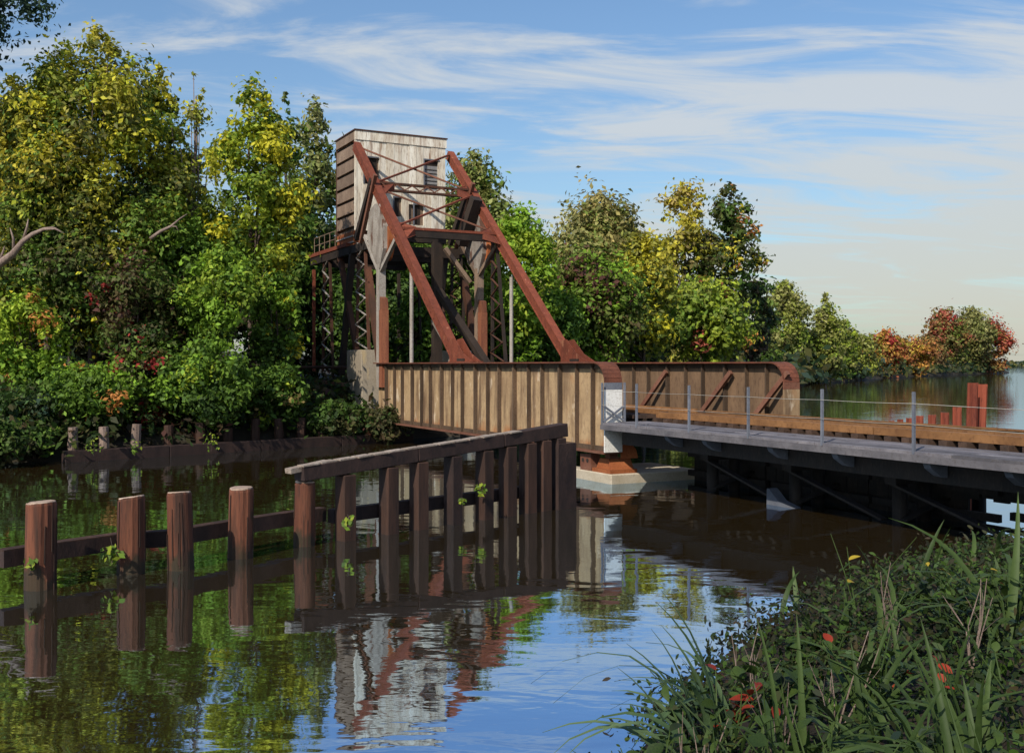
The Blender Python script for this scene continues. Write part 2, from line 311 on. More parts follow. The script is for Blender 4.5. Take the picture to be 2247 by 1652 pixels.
w = MB(); w.add(bv, bf); tag(w.build('far_bank', 'earth', smooth=True), 'dark earth bank under the trees', kind='structure')
BANK = BVHTree.FromPolygons([Vector(v) for v in bv], bf)
NEAR = [(-14, -8), (-5, 0.5), (-1.2, 5.0), (0.4, 8.6), (1.5, 11.0), (2.9, 13.8), (4.8, 16.6), (7.6, 19.4), (11.6, 21.0), (17, 22.6), (30, 27), (64, 36)]
nv, nf = bank_sheet(NEAR, (0.78, -0.62), [(-3, -1.5), (-0.3, -0.2), (0.3, 0.10), (1.2, 0.28), (2.6, 0.62), (5, 1.2), (9, 1.65), (20, 1.9), (60, 2.2), (160, 2.5)], 1.2, 0.2)
w = MB(); w.add(nv, nf); tag(w.build('near_bank', 'mud', smooth=True), 'dark overgrown bank in the near corner', kind='structure')
NEARB = BVHTree.FromPolygons([Vector(v) for v in nv], nf)
def ground(x, y, bvh=BANK):
    h = bvh.ray_cast(Vector((x, y, 50)), Vector((0, 0, -1)))
    return h[0].z if h[0] else 0.0

# ------------------------------------------------------------------ bridge frame of reference
ND = Vector((-0.4552, 0.8904, 0)); NN = Vector((0.8904, 0.4552, 0)); N0 = Vector((3.13, 32.6, 0))
W = 5.3
def P(t, u, z): return N0 - ND * t + NN * u + Vector((0, 0, z))     # t runs towards the near right, u across to the far side
def at(px, depth, py=None, z=None):
    x = (px - CX) / F * depth
    if py is not None: z = EYE + (HY - py) * depth / F
    return Vector((x, depth, z or 0))
def t_of(px, u):
    k = (px - CX) / F; b0 = N0 + NN * u
    return (k * b0.y - b0.x) / (0.4552 + k * 0.8904)
def tz(pts, u, th, mb=None):       # polygon in the bridge's long vertical plane, th thick across
    return (mb or MB()).prism([P(t, u - th / 2, z) for t, z in pts], NN * th)

# ------------------------------------------------------------------ bascule span
span = empty('bascule_span', P(-20.8, W / 2, 1.0), 'rusty bascule bridge span with tan plate girders, red sloping legs and pale counterweight', 'drawbridge')
ZB, ZT, HEEL = 0.98, 3.74, -21.2
def girder(u, t_end, mat, inner_side):
    R_ = 0.6; arc = [(t_end - R_ + R_ * math.sin(a), ZT - R_ + R_ * math.cos(a)) for a in [k * math.pi / 2 / 7 for k in range(8)]]
    top = [(HEEL, ZT)] + arc
    web = [(HEEL, ZB), (t_end, ZB)] + arc[::-1] + [(HEEL, ZT)]
    g = tz(web, u, 0.05).build('girder', mat, span)
    if inner_side: g['label'] = 'far brown plate girder seen from its inner side'
    else: g['label'] = 'near tan plate girder facing the water'
    m = MB(); fw = 0.64                               # flange follows the top and the rounded corner
    for (a, b) in zip(top, top[1:]):
        dt, dz = b[0] - a[0], b[1] - a[1]; l = math.hypot(dt, dz); nx, nz = -dz / l * .05, dt / l * .05
        m.prism([P(a[0], u - fw / 2, a[1] + .001), P(b[0], u - fw / 2, b[1] + .001), P(b[0] + nx, u - fw / 2, b[1] + nz), P(a[0] + nx, u - fw / 2, a[1] + nz)], NN * fw)
    m.build('top_flange', 'rust_top', g)
    m = MB(); m.bar(P(HEEL, u, ZB - .03), P(t_end, u, ZB - .03), fw, .06); m.build('bottom_flange', 'brace_steel', g)
    m = MB(); m.bar(P(t_end + .03, u, ZB), P(t_end + .03, u, ZT - R_ - .22), fw, .06, up=ND); m.build('end_plate', 'girder_tan' if inner_side else 'white_plate', g)
    m = MB(); m.bar(P(t_end + .03, u, ZT - R_ - .215), P(t_end + .03, u, ZT - R_ - .002), fw, .06, up=ND); m.build('end_plate_cap', 'brace_steel' if inner_side else 'grey_steel', g)
    sgn = 1 if inner_side else -1
    t = t_end - 1.0; k = 0
    while t > HEEL + .3:
        for sd_ in (-1, 1):
            m = MB(); dep = 0.15; zt = ZT - .03 if (k % 2 or sd_ == sgn * -1) else ZT - .03
            uu = u + sd_ * (0.027 + dep / 2)
            m.bar(P(t, uu, ZB + .005), P(t, uu, zt - .01), dep, (.05, .035, .085)[k % 3], up=ND)
            m.bar(P(t - .06, u + sd_ * .04, ZB + .005), P(t - .06, u + sd_ * .04, zt - .01), .022, .07, up=ND)
            o = m.build('stiffener', 'stiffener', g)
        t -= 1.12 + 0.12 * ((k * 7) % 3 - 1); k += 1
    # rust bloom plates riveted along the bottom edge
    m = MB()
    for sd_ in (-1, 1):
        m.bar(P(HEEL, u + sd_ * .05, ZB + .08), P(t_end - .02, u + sd_ * .05, ZB + .08), .04, .15)
        m.bar(P(HEEL, u + sd_ * .05, ZT - .09), P(t_end - R_, u + sd_ * .05, ZT - .09), .04, .15)
    m.build('angle_iron', 'stiffener', g)
    return g
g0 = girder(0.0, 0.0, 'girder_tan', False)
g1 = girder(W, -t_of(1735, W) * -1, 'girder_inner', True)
# knee braces on the far girder's inner side
for px in (1458, 1600, 1725):
    t0 = t_of(px, W - .3); m = MB(); m.bar(P(t0, W - .22, 3.45), P(t0 - 1.75, W - .5, 1.6), .16, .12, up=NN); m.build('knee_brace', 'brace_steel', span)
# floor of the span
for k in range(10):
    t0 = -0.9 - k * 2.1; m = MB(); m.bar(P(t0, .28, 1.36), P(t0, W - .28, 1.36), .3, .5); m.build('floor_beam', 'black_steel', span)
for u in (1.93, 3.37):
    m = MB(); m.bar(P(-.2, u, 1.80), P(HEEL + 1, u, 1.80), .3, .36); m.build('stringer', 'black_steel', span)
    m = MB(); m.bar(P(-.2, u, 2.18), P(HEEL + 1, u, 2.18), .08, .14); m.build('rail', 'rail_timber', span)
for k in range(38):
    t0 = -.5 - k * .52; m = MB(); m.bar(P(t0, 1.0, 2.04), P(t0, 4.3, 2.04), .22, .12); m.build('tie', 'tie_wood', span)

# sloping legs
Z0, Z1, T0, T1 = ZT + .05, 15.15, -11.6, -24.75
def LEG(z): return T0 + (T1 - T0) * (z - Z0) / (Z1 - Z0)
for u in (0.0, W):
    a, b = P(LEG(Z0), u, Z0), P(LEG(Z1), u, Z1); d = (b - a).normalized()
    m = MB(); m.bar(a, b, .26, .36, up=NN.cross(d)); leg = m.build('sloping_leg', 'red_steel', span)
    q = NN.cross(d).normalized()
    m = MB()
    for sg in (-1, 1): m.bar(a + q * sg * .203 + d * .1, b + q * sg * .203 - d * .1, .36, .04, up=q)
    m.build('leg_flange', 'red_steel', leg)
    m = MB()
    for k in range(38):
        c = a + d * (0.8 + k * .45)
        for sg in (-1, 1): m.bar(c + q * sg * .14 - NN * .15, c + q * sg * .14 - NN * .131, .05, .05)
    m.build('rivet', 'red_steel', leg)['kind'] = 'stuff'
    tb = LEG(Z0)
    m = tz([(tb - .6, ZT + .055), (tb + 1.75, ZT + .055), (tb + 1.55, ZT + .13), (tb + .75, ZT + .42), (tb - .1, ZT + 1.05), (tb - .62, ZT + 1.0)], u - .175, .03)
    tz([(tb - .6, ZT + .055), (tb + 1.75, ZT + .055), (tb + 1.55, ZT + .13), (tb + .75, ZT + .42), (tb - .1, ZT + 1.05), (tb - .62, ZT + 1.0)], u + .175, .03, m)
    m.bar(P(tb - .6, u, ZT + .075), P(tb + 1.75, u, ZT + .075), .5, .04)
    m.build('foot_gusset', 'red_steel', leg)
    m = MB(); m.bar(P(tb + .25, u - .215, ZT + .14), P(tb + .95, u - .215, ZT + .14), .05, .13); m.build('foot_shoe', 'black_steel', leg)
def gusset(z, u, s1, s2):
    t = LEG(z); return tz([(t - s1, z - s2), (t + s1, z - s2), (t + s1 * .6, z + s2), (t - s1 * 1.2, z + s2)], u, .04)
ZS = (12.55, 10.05)
for z in ZS:
    for u, sg in ((0, 1), (W, -1)):
        m = MB(); c = P(LEG(z) + .12, u + sg * .5, z)
        m.prism([P(LEG(z + .45) + .12, u + sg * .2, z + .45), P(LEG(z) + .12, u + sg * .95, z + .18), P(LEG(z) + .12, u + sg * .95, z - .2), P(LEG(z - .5) + .12, u + sg * .2, z - .5)], -ND * .03)
        m.build('gusset_plate', 'red_steel', span)
m = MB()                                             # upper latticed strut
for dz in (.17, -.17): m.bar(P(LEG(12.55), .16, 12.55 + dz), P(LEG(12.55), W - .16, 12.55 + dz), .3, .1)
cs = m.build('cross_strut', 'rust_dark', span)
m = MB()
for k in range(12):
    a, b = .3 + k * .4, .3 + (k + 1) * .4; sg = .12 if k % 2 else -.12
    m.bar(P(LEG(12.55) + .14, a, 12.55 - sg), P(LEG(12.55) + .14, b, 12.55 + sg), .03, .06)
m.build('lattice', 'brace_steel', cs)
m = MB(); m.bar(P(LEG(10.05), .16, 10.13), P(LEG(10.05), W - .16, 10.13), .4, .12); cs = m.build('cross_strut', 'red_steel', span)
m = MB(); m.bar(P(LEG(10.05), .16, 9.9), P(LEG(10.05), W - .16, 9.9), .34, .32); m.build('strut_web', 'black_steel', cs)
def xbrace(za, ua, zb, ub, w_, mat, off):
    m = MB(); m.bar(P(LEG(za) + off, ua, za), P(LEG(zb) + off, ub, zb), w_, .08); 
    m.build('diagonal_brace', mat, span)
xbrace(14.95, .2, 12.75, W - .2, .17, 'brace_steel', .02); xbrace(12.8, .2, 15.0, W - .2, .24, 'red_steel', .14)
xbrace(12.35, .2, 10.3, W - .2, .18, 'brace_steel', .02); xbrace(10.3, .2, 12.4, W - .2, .2, 'red_steel', .14)
# thin hanger rods standing on the girders
for px, py, u in ((903, 596, 0.0), (1122, 608, W)):
    t0 = t_of(px, u); z0 = EYE + (HY - py) * P(t0, u, 0).y / F
    m = MB(); m.tube([P(t0, u, ZT + .05), P(t0, u, z0)], [.09, .09], 8); m.build('hanger_rod', 'pale_steel', span)

# counterweight
CA, CB, CU0, CU1, CZ0, CZ1 = -25.0, -28.2, 0.08, W - .12, 10.75, 15.9
def cbox(ta, tb, u0, u1, z0, z1): return MB().hexa([P(ta, u0, z0), P(ta, u1, z0), P(tb, u1, z0), P(tb, u0, z0), P(ta, u0, z1), P(ta, u1, z1), P(tb, u1, z1), P(tb, u0, z1)])
def addbox(m, ta, tb, u0, u1, z0, z1): return m.hexa([P(ta, u0, z0), P(ta, u1, z0), P(tb, u1, z0), P(tb, u0, z0), P(ta, u0, z1), P(ta, u1, z1), P(tb, u1, z1), P(tb, u0, z1)])
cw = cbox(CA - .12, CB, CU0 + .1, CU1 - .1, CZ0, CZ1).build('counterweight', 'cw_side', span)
# front skin of upright boards, leaving the hatch openings
holes = [(0.55, 1.25, 13.2, 14.6), (3.95, 4.75, 13.1, 14.75), (3.35, 3.7, 11.2, 12.3), (2.2, 2.5, 11.6, 12.6)]
nb = 12; bw = (CU1 - CU0) / nb
for k in range(nb):
    u0, u1 = CU0 + k * bw + .006, CU0 + (k + 1) * bw - .006; m = MB(); zs = [(CZ0, CZ1 - .42)]
    for (h0, h1, z0, z1) in holes:
        if u1 > h0 + .05 and u0 < h1 - .05:
            zs = [s_ for (a, b) in zs for s_ in (((a, z0), (z1, b)) if a < z0 and b > z1 else ((a, b),))]
    pr = .012 * ((k * 5) % 3)
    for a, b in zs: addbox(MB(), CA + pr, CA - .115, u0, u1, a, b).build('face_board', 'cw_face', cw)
m = cbox(CA + .06, CA - .115, CU0 - .05, CU1 + .05, CZ1 - .415, CZ1 + .06); m.build('cornice', 'cw_face', cw)
cbox(CA - .12, CB - .05, CU0 - .05, CU0 + .099, CZ1 - .4, CZ1 + .055).build('side_cornice', 'cw_side', cw)
m = cbox(CA + .1, CB - .12, CU0 - .1, CU1 + .1, CZ1 + .064, CZ1 + .13); m.build('roof_slab', 'rust_dark', cw)
for (h0, h1, z0, z1), mt in zip(holes, ('black_steel', 'hatch', 'black_steel', 'black_steel')):
    cbox(CA - .09, CA - .113, h0, h1, z0, z1 - (.0 if mt != 'hatch' else .28)).build('hatch', mt, cw)
    if mt == 'hatch':
        m = MB()
        for q in range(6): addbox(m, CA - .06, CA - .088, h0 + .05, h1 - .05, z0 + .15 + q * .2, z0 + .18 + q * .2)
        m.build('louvre', 'black_steel', cw); cbox(CA - .085, CA - .112, h0, h1, z1 - .27, z1).build('hatch', 'black_steel', cw)
    fr = MB()
    addbox(fr, CA + .05, CA + .027, h0 - .07, h1 + .07, z1, z1 + .07); addbox(fr, CA + .05, CA + .027, h0 - .07, h0, z0, z1 - .003)
    fr.build('hatch_frame', 'grey_steel', cw)
nr = 6
for k in range(nr):                                  # stepped side panels with dark recesses between
    z0 = CZ0 + .25 + k * (CZ1 - CZ0 - .7) / nr; z1 = z0 + (CZ1 - CZ0 - .7) / nr - .16
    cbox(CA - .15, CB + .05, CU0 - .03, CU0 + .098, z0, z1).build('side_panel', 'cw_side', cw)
    cbox(CA - .15, CB + .05, CU0 + .085, CU0 + .099, z1 + .005, z1 + .155).build('recess', 'black_steel', cw)
cbox(CA + .02, CA - .14, CU0 - .04, CU0 + .05, CZ0, CZ1 - .42).build('corner_post', 'cw_face', cw)
cbox(CB + .04, CB - .08, CU0 - .04, CU0 + .1, CZ0 - .1, CZ1 - .42).build('corner_post', 'rust_dark', cw)
m = cbox(CA - .3, CB + .05, CU0 - .02, CU0 + 1.2, CZ0 - 1.05, CZ0 - .01); b_ = m.build('lower_ballast', 'rust_orange', cw)
m = MB()
for z in (CZ0 - .3, CZ0 - .62): addbox(m, CA - .26, CB + .02, CU0 - .06, CU0 - .022, z, z + .07)
m.build('ballast_band', 'pale_steel', cw)
cbox(CA + .1, CB + .4, CU0, CU1, CZ0 - .45, CZ0 - .012).build('under_beam', 'black_steel', cw) if False else None
m = MB(); m.bar(P(CA - .1, CU0 + 1.25, CZ0 - .25), P(CA - .1, CU1, CZ0 - .25), .5, .46); m.build('under_beam', 'black_steel', cw)

# ------------------------------------------------------------------ tower
tower = empty('bridge_tower', P(-24, W / 2, 0.5), 'dark latticed steel tower under the counterweight standing on the left bank', 'tower')
for u, dk in ((0.0, False), (W, True)):
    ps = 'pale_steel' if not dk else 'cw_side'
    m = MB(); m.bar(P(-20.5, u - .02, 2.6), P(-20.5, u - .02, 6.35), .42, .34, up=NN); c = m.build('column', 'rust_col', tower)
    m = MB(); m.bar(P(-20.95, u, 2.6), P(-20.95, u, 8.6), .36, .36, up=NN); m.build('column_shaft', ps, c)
    tz([(-20.72, 6.36), (-20.33, 6.36), (-20.4, 6.9), (-20.72, 7.0)], u, .3).build('column_cap', 'rust_col', c)
    pl = tz([(-21.15, 8.4), (-20.7, 8.35), (-20.2, 9.3), (-20.2, 10.4), (-20.7, 11.5), (-21.4, 11.6), (-22.2, 11.3), (-22.5, 10.2), (-22.0, 9.0)], u, .34).build('trunnion_plate', 'plate_grey', tower)
    ring = [(-20.55 + .55 * math.cos(a), 9.7 + .95 * math.sin(a)) for a in [k * math.pi / 6 for k in range(12)]]
    tz(ring, u + .2, .3).build('trunnion_wheel', 'rust_orange', pl)
    m = MB(); m.bar(P(-20.8, u - .05, 8.3), P(-18.5, u - .05, 9.75), .2, .16, up=NN); m.build('knee_strut', ps, tower)
    m = MB(); m.bar(P(-21.1, u - .1, 8.4), P(-23.0, u - .1, 10.2), .2, .16, up=NN); m.build('knee_strut', ps, tower)
    m = MB(); m.bar(P(-21.2, u - .2, 13.0), P(-23.4, u - .2, 9.9), .2, .18, up=NN); m.build('link_arm', 'brace_steel', tower)
    m = MB(); m.bar(P(-22.0, u - .1, 12.9), P(-24.4, u - .1, 10.2), .3, .2, up=NN); m.build('link_arm', 'black_steel', tower)
    # raking legs behind the column
    m = MB(); m.bar(P(-20.9, u + .1, 2.6), P(-23.2, u + .1, 8.6), .34, .3, up=NN); m.build('raking_leg', 'rust_dark', tower)
    m = MB(); m.bar(P(-27.2, u, 3.2), P(-25.2, u, 9.9), .3, .3, up=NN); m.build('raking_leg', 'black_steel', tower)
    m = MB(); m.bar(P(-24.6, u, 4.4), P(-27.6, u, 9.9), .3, .26, up=NN); m.build('raking_leg', 'rust_dark', tower)
    # latticed posts
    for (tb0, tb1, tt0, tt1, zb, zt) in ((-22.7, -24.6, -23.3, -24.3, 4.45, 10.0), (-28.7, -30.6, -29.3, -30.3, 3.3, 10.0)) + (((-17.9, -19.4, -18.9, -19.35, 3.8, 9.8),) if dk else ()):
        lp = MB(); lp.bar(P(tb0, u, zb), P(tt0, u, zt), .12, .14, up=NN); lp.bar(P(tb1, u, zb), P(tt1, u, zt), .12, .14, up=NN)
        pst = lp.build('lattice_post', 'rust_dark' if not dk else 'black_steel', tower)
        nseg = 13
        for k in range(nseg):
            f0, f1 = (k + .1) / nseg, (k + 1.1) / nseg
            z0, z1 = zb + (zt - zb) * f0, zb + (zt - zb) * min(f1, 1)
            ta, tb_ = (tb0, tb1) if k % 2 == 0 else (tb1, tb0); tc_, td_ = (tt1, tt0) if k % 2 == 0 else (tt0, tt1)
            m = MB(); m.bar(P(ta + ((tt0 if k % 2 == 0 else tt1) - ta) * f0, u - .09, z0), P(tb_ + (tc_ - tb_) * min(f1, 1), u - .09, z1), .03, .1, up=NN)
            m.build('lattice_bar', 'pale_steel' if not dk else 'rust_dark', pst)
    m = MB(); m.bar(P(-32.4, u, 9.25), P(-32.4, u, 3.3), .16, .16, up=NN); m.build('outer_post', 'red_steel' if not dk else 'black_steel', tower)
    m = MB(); m.bar(P(-33.0, u, 10.05), P(-25.8, u, 10.05), .4, .2); m.build('roof_beam', 'red_steel', tower)
    m = MB(); m.bar(P(-32.6, u, 9.72), P(-22.2, u, 9.72), .3, .42); m.build('roof_girder', 'black_steel', tower)
    m = MB(); m.tube([P(-34.5, u - .4, 3.55), P(-24.6, u - .4, 3.55)], [.08, .08], 6); m.build('service_pipe', 'rust_dark', tower)
    m = MB(); m.bar(P(-31.5, u - .1, 2.75), P(-25.2, u - .1, 2.6), .2, .16); m.build('low_beam', 'brace_steel', tower)
for k in range(4):
    t0 = -23.2 - k * 2.6; m = MB(); m.bar(P(t0, .16, 9.55), P(t0, W - .16, 9.55), .3, .5); m.build('roof_crossbeam', 'black_steel', tower)
m = MB()                                              # handrail on the tower platform
for k in range(5):
    t0 = -28.6 - k * 1.0; m.bar(P(t0, .1, 10.155), P(t0, .1, 11.1), .035, .035)
for z in (10.65, 11.1): m.bar(P(-32.6, .1, z), P(-28.6, .1, z), .03, .035)
m.build('platform_railing', 'cw_side', tower)
# dark operating struts inside the frame
m = MB(); m.bar(P(-22.0, 3.4, 10.0), P(-22.0, 3.4, 2.5), .4, .45, up=NN); m.build('rack_frame', 'black_steel', tower)
m = MB(); m.bar(P(-20.4, 4.9, 12.1), P(-21.8, 4.7, 9.9), .5, .5, up=NN); m.build('operating_strut', 'black_steel', tower)
m = MB(); m.bar(P(-22.0, 3.4, 7.6), P(-18.6, 4.9, 3.3), .32, .36, up=NN); m.build('operating_strut', 'black_steel', tower)
m = MB(); m.bar(P(-21.6, 3.0, 6.0), P(-20.8, 4.0, 3.9), .34, .12, up=NN); m.build('link_plate', 'pale_steel', tower)
m = MB(); m.bar(P(-21.4, 3.6, 9.6), P(-21.2, 4.9, 7.9), .24, .2, up=NN); m.build('knee_strut', 'cw_side', tower)
m = MB(); m.bar(P(-22.0, 0.25, 3.3), P(-22.0, W - .25, 3.3), .5, .7); m.build('base_beam', 'rust_dark', tower)
# piers under the tower
for u, lab in ((0.0, 'tapered stained concrete pier under the near latticed post'), (W, 'tapered concrete pier under the far side of the tower')):
    o = tz([(-22.3, 0.3), (-23.2, 0.3), (-24.1, 2.2), (-24.75, 3.2), (-24.75, 4.44), (-22.5, 4.44), (-22.35, 3.0)], u, 1.0).build('concrete_pier', 'concrete', None, bevel=.03); tag(o, lab, 'pier')
o = cbox(-21.9, -26.5, .6, W - .6, -.3, 2.6).build('abutment', 'dark_concrete', None, bevel=.04); tag(o, 'dark concrete abutment at the heel of the bridge, under the tower', 'abutment')

# ------------------------------------------------------------------ pad and bearing at the free end
o = cbox(0.16, -2.7, -.16, 3.3, -1.2, .30).build('concrete_pad', 'pad_concrete', None, bevel=.03); tag(o, 'pale concrete pad at water level under the free end of the span', 'footing')
o.location.z = 0
bear = empty('bridge_bearing', P(-.55, .3, .3), 'orange rusted bearing block between the pale pad and the tan girder', 'bearing')
m = MB(); m.prism([P(-1.05, -.1, .302), P(.02, -.1, .302), P(.02, .9, .302), P(-1.05, .9, .302)], (0, 0, .12)); m.build('sole_plate', 'rust_orange', bear)
m = tz([(-.95, .425), (-.02, .425), (-.22, .74), (-.75, .74)], .4, .8); m.build('casting', 'rust_orange', bear)
m = tz([(-.62, .745), (-.3, .745), (-.36, ZB - .065), (-.58, ZB - .065)], .25, .3); m.build('rocker', 'brace_steel', bear)
m = MB().prism([P(-.15, .42, .745), P(-.15, 1.05, .745), P(-.15, .98, 1.0), P(-.15, .55, 1.55), P(-.15, .42, 1.6)], -ND * -.05); m.build('side_plate', 'rust_orange', bear)
m = tz([(-1.75, .303), (-1.1, .303), (-1.1, .85), (-1.75, .8)], .05, .35); bb = m.build('anchor_block', 'brace_steel', bear)
for q in (-1.58, -1.3): MB().tube([P(q, -.135, .62), P(q, -.128, .62)], [.07, .07], 8).build('bolt_hole', 'black_steel', bb)

# ------------------------------------------------------------------ approach trestle
tre = empty('approach_trestle', P(8, 1.9, 0), 'timber approach trestle with grey plank walkway and brown rails', 'trestle')
TE = 21.0; ZW = 1.92
nbd = 7; u0_, u1_ = -.5, 1.22; bwid = (u1_ - u0_) / nbd
for r_ in range(nbd):
    t0 = 0.12; first = 1.6 + (r_ * 1.37) % 2.6
    while t0 < TE:
        t1 = min(TE, t0 + first); first = 3.8
        uu = u0_ + (r_ + .5) * bwid; m = MB(); dz = random.uniform(-.006, .006)
        m.bar(P(t0 + .012, uu, ZW - .03 + dz), P(t1 - .012, uu, ZW - .03 + dz + random.uniform(-.006, .006)), bwid - .045, .06); m.build('plank', 'grey_plank', tre); t0 = t1
m = MB(); m.bar(P(.1, -.47, ZW - .14), P(TE, -.47, ZW - .14), .10, .15); m.build('edge_beam', 'grey_plank', tre)
t0 = .5
while t0 < TE:
    m = MB(); m.bar(P(t0, 1.26, 1.93), P(t0, 4.55, 1.93), .22, .20); m.build('tie', 'tie_wood', tre)
    m = MB(); m.bar(P(t0, -.4, ZW - .15), P(t0, 1.24, ZW - .15), .18, .16); m.build('walkway_joist', 'dark_wood', tre) if int(t0 * 2) % 3 == 0 else None
    t0 += .52
for u, h in ((1.52, .18), (4.1, .14)):
    t0 = .3
    while t0 < TE: m = MB(); m.bar(P(t0, u, 2.035 + h / 2), P(t0 + 4.45, u, 2.035 + h / 2), .2, h); m.build('guard_timber', 'rail_timber', tre); t0 += 4.5
for u in (1.93, 3.37):
    m = MB(); m.bar(P(.3, u, 2.06), P(TE, u, 2.06), .15, .03); m.bar(P(.3, u, 2.13), P(TE, u, 2.13), .025, .12); m.bar(P(.3, u, 2.21), P(TE, u, 2.21), .075, .05); m.build('rail', 'rail_timber', tre)
for u in (.35, 1.55, 3.05, 4.3):
    m = MB(); m.bar(P(.25, u, 1.48), P(TE, u, 1.48), .34, .50); m.build('stringer', 'tarred_wood', tre)
for t0 in (2.9, 6.4, 9.9, 13.4, 16.9):
    m = MB(); m.bar(P(t0, 1.3, 1.07), P(t0, 4.6, 1.07), .34, .30); cap = m.build('pile_cap', 'tarred_wood', tre)
    for u in (1.62, 2.4, 4.3):
        m = MB(); m.tube([P(t0, u, -1.5), P(t0, u, .915)], [.19, .17], 9); m.build('pile', 'tarred_wood', tre, smooth=True)
    m = MB(); m.bar(P(t0 + .2, 1.5, .1), P(t0 + .2, 4.4, .95), .06, .22, up=ND); m.build('sway_brace', 'tarred_wood', tre)
    m = MB(); m.bar(P(t0 - .1, 1.42, .95), P(t0 + 3.2, 1.42, .05), .06, .2, up=NN); m.build('sway_brace', 'tarred_wood', tre)
tb = .25; k = 0
while tb < 21:
    wd = random.uniform(.26, .44); uu = 2.9 + random.uniform(-.05, .05); zz = [(-.8, random.uniform(.95, 1.22))]
    if 10.7 < tb < 16: zz = [(-.8, .05), (random.uniform(.58, .64), 1.2)]
    for z0, z1 in zz:
        dx = random.uniform(-.02, .02)
        MB().hexa([P(tb, uu, z0), P(tb + wd - .015, uu, z0), P(tb + wd - .015, uu + .08, z0), P(tb, uu + .08, z0), P(tb + dx, uu, z1), P(tb + wd + dx - .015, uu, z1), P(tb + wd + dx - .015, uu + .08, z1), P(tb + dx, uu + .08, z1)]).build('lagging_board', 'tarred_wood', tre)
    tb += wd; k += 1
for zz in (.25, .85):
    for a in (.25, 4.2, 8.0, 12.0, 16.0):
        m = MB(); m.bar(P(a, 2.76, zz if a < 9 else zz + .1), P(a + 3.7, 2.76, zz if a < 9 else zz + .06), .14, .18); m.build('waler', 'tarred_wood', tre)
posts = [1317, 1345, 1397, 1512, 1642, 1804, 2005]; tops = []
for px in posts:
    u = -.47 if px != 1345 else .35
    t0 = max(.14, t_of(px, u)); zt = ZW + 1.22
    m = MB(); m.bar(P(t0, u, ZW + (.004 if px == 1345 else -.06)), P(t0, u, zt), .055, .055, up=ND); m.build('railing_post', 'grey_steel', tre)
    if px != 1345: tops.append((t0, u))
for zz in (.55, .98):
    for (a, ua), (b, ub) in zip(tops, tops[1:] + [(20.5, -.47)]):
        m = MB(); n_ = 5
        m.tube([P(a + (b - a) * k / n_, ua - .045, ZW + zz - .02 * math.sin(math.pi * k / n_) * (b - a) / 4) for k in range(n_ + 1)], [.0055] * (n_ + 1), 4, cap=False); m.build('railing_wire', 'wire', tre)
m = MB(); m.bar(P(.15, -.43, ZW + .01), P(.15, .33, ZW + .5), .04, .06); m.bar(P(.19, -.43, ZW + .5), P(.19, .33, ZW + .01), .04, .06); m.build('end_gate_brace', 'grey_steel', tre)
for px in (1455, 1537, 1680, 1822, 2022, 2200):
    t0 = t_of(px, -.45); m = MB()
    m.prism([P(t0, -.42, 1.69), P(t0, .10, 1.69), P(t0, .10, 1.38), P(t0, -.1, 1.42), P(t0, -.36, 1.58)], -ND * .18); m.build('bracket', 'grey_steel', tre)
o = tz([(5.9, -.3), (7.0, -.3), (6.9, 0.0), (6.35, .14), (6.0, .42), (5.92, .42)], 1.2, .3).build('concrete_wedge', 'grey_steel'); tag(o, 'small grey wedge footing poking out of the dark water under the trestle', 'footing')

# ------------------------------------------------------------------ timber fender in the foreground
def lg(a, b, f): return a + (b - a) * f
def pile(px, top, bot, wpx, parent, mat='pile_wood', k=0):
    d = EYE * F / (bot - HY); p = at(px, d); r = wpx / 2 / F * d; zt = EYE + (HY - top) * d / F
    m = MB(); ln = Vector((random.uniform(-.07, .05), random.uniform(-.04, .04), 0)); slope = Vector((random.uniform(-.18, .18), random.uniform(-.12, .06), 0))
    def slant(mb_):
        for v in mb_.v:
            if v.z > zt - .06: v.z += (v - p).dot(slope) + random.uniform(-.008, .008)
    m.tube([p + Vector((0, 0, -2)), p + Vector((0, 0, -.05)) , p + ln * .2 + Vector((0, 0, .25)), p + ln * .6 + Vector((0, 0, zt * .55)), p + ln + Vector((0, 0, zt - .04)), p + ln + Vector((0, 0, zt))], [r * 1.08, r * 1.04, r * 1.02, r, r * .98, r * .94], 30, groove=.07); slant(m)
    o = m.build('pile', mat, parent, smooth=False)
    m = MB(); m.tube([p + ln + Vector((0, 0, zt + .002)), p + ln + Vector((0, 0, zt + .02))], [r * .93, r * .88], 16, jit=.06); slant(m); m.build('pile_top', 'cut_wood', o)
    m = MB()                                         # proud strips of grain between drying cracks
    for q in range(9):
        a = random.uniform(0, 6.28); z0 = random.uniform(-.1, zt * .45); z1 = min(zt - .05, z0 + random.uniform(.4, .9) * zt)
        c = Vector((math.cos(a), math.sin(a), 0)) * r * .99
        m.bar(p + c * 1.02 + Vector((0, 0, z0)) + ln * .4, p + c * .985 + ln * .9 + Vector((random.uniform(-.01, .01), 0, z1)), .022, .022, up=c, w2=.008)
    m.build('bark_strip', 'post_wood', o)['kind'] = 'stuff'
    return p, r
pf = empty('pile_fender', at(400, 19.2), 'row of five stout reddish timber piles joined by a low dark beam', 'fender')
PL = [(88, 1103, 1290, 66), (287, 1092, 1256, 58), (398, 1081, 1248, 54), (527, 1071, 1222, 54), (667, 1058, 1196, 46)]
pp = [pile(*a, pf) for a in PL]
back = Vector((-.35, .40, 0))
line = [at(18, 16.9)] + [p for p, r in pp] + [at(738, 22.1)]
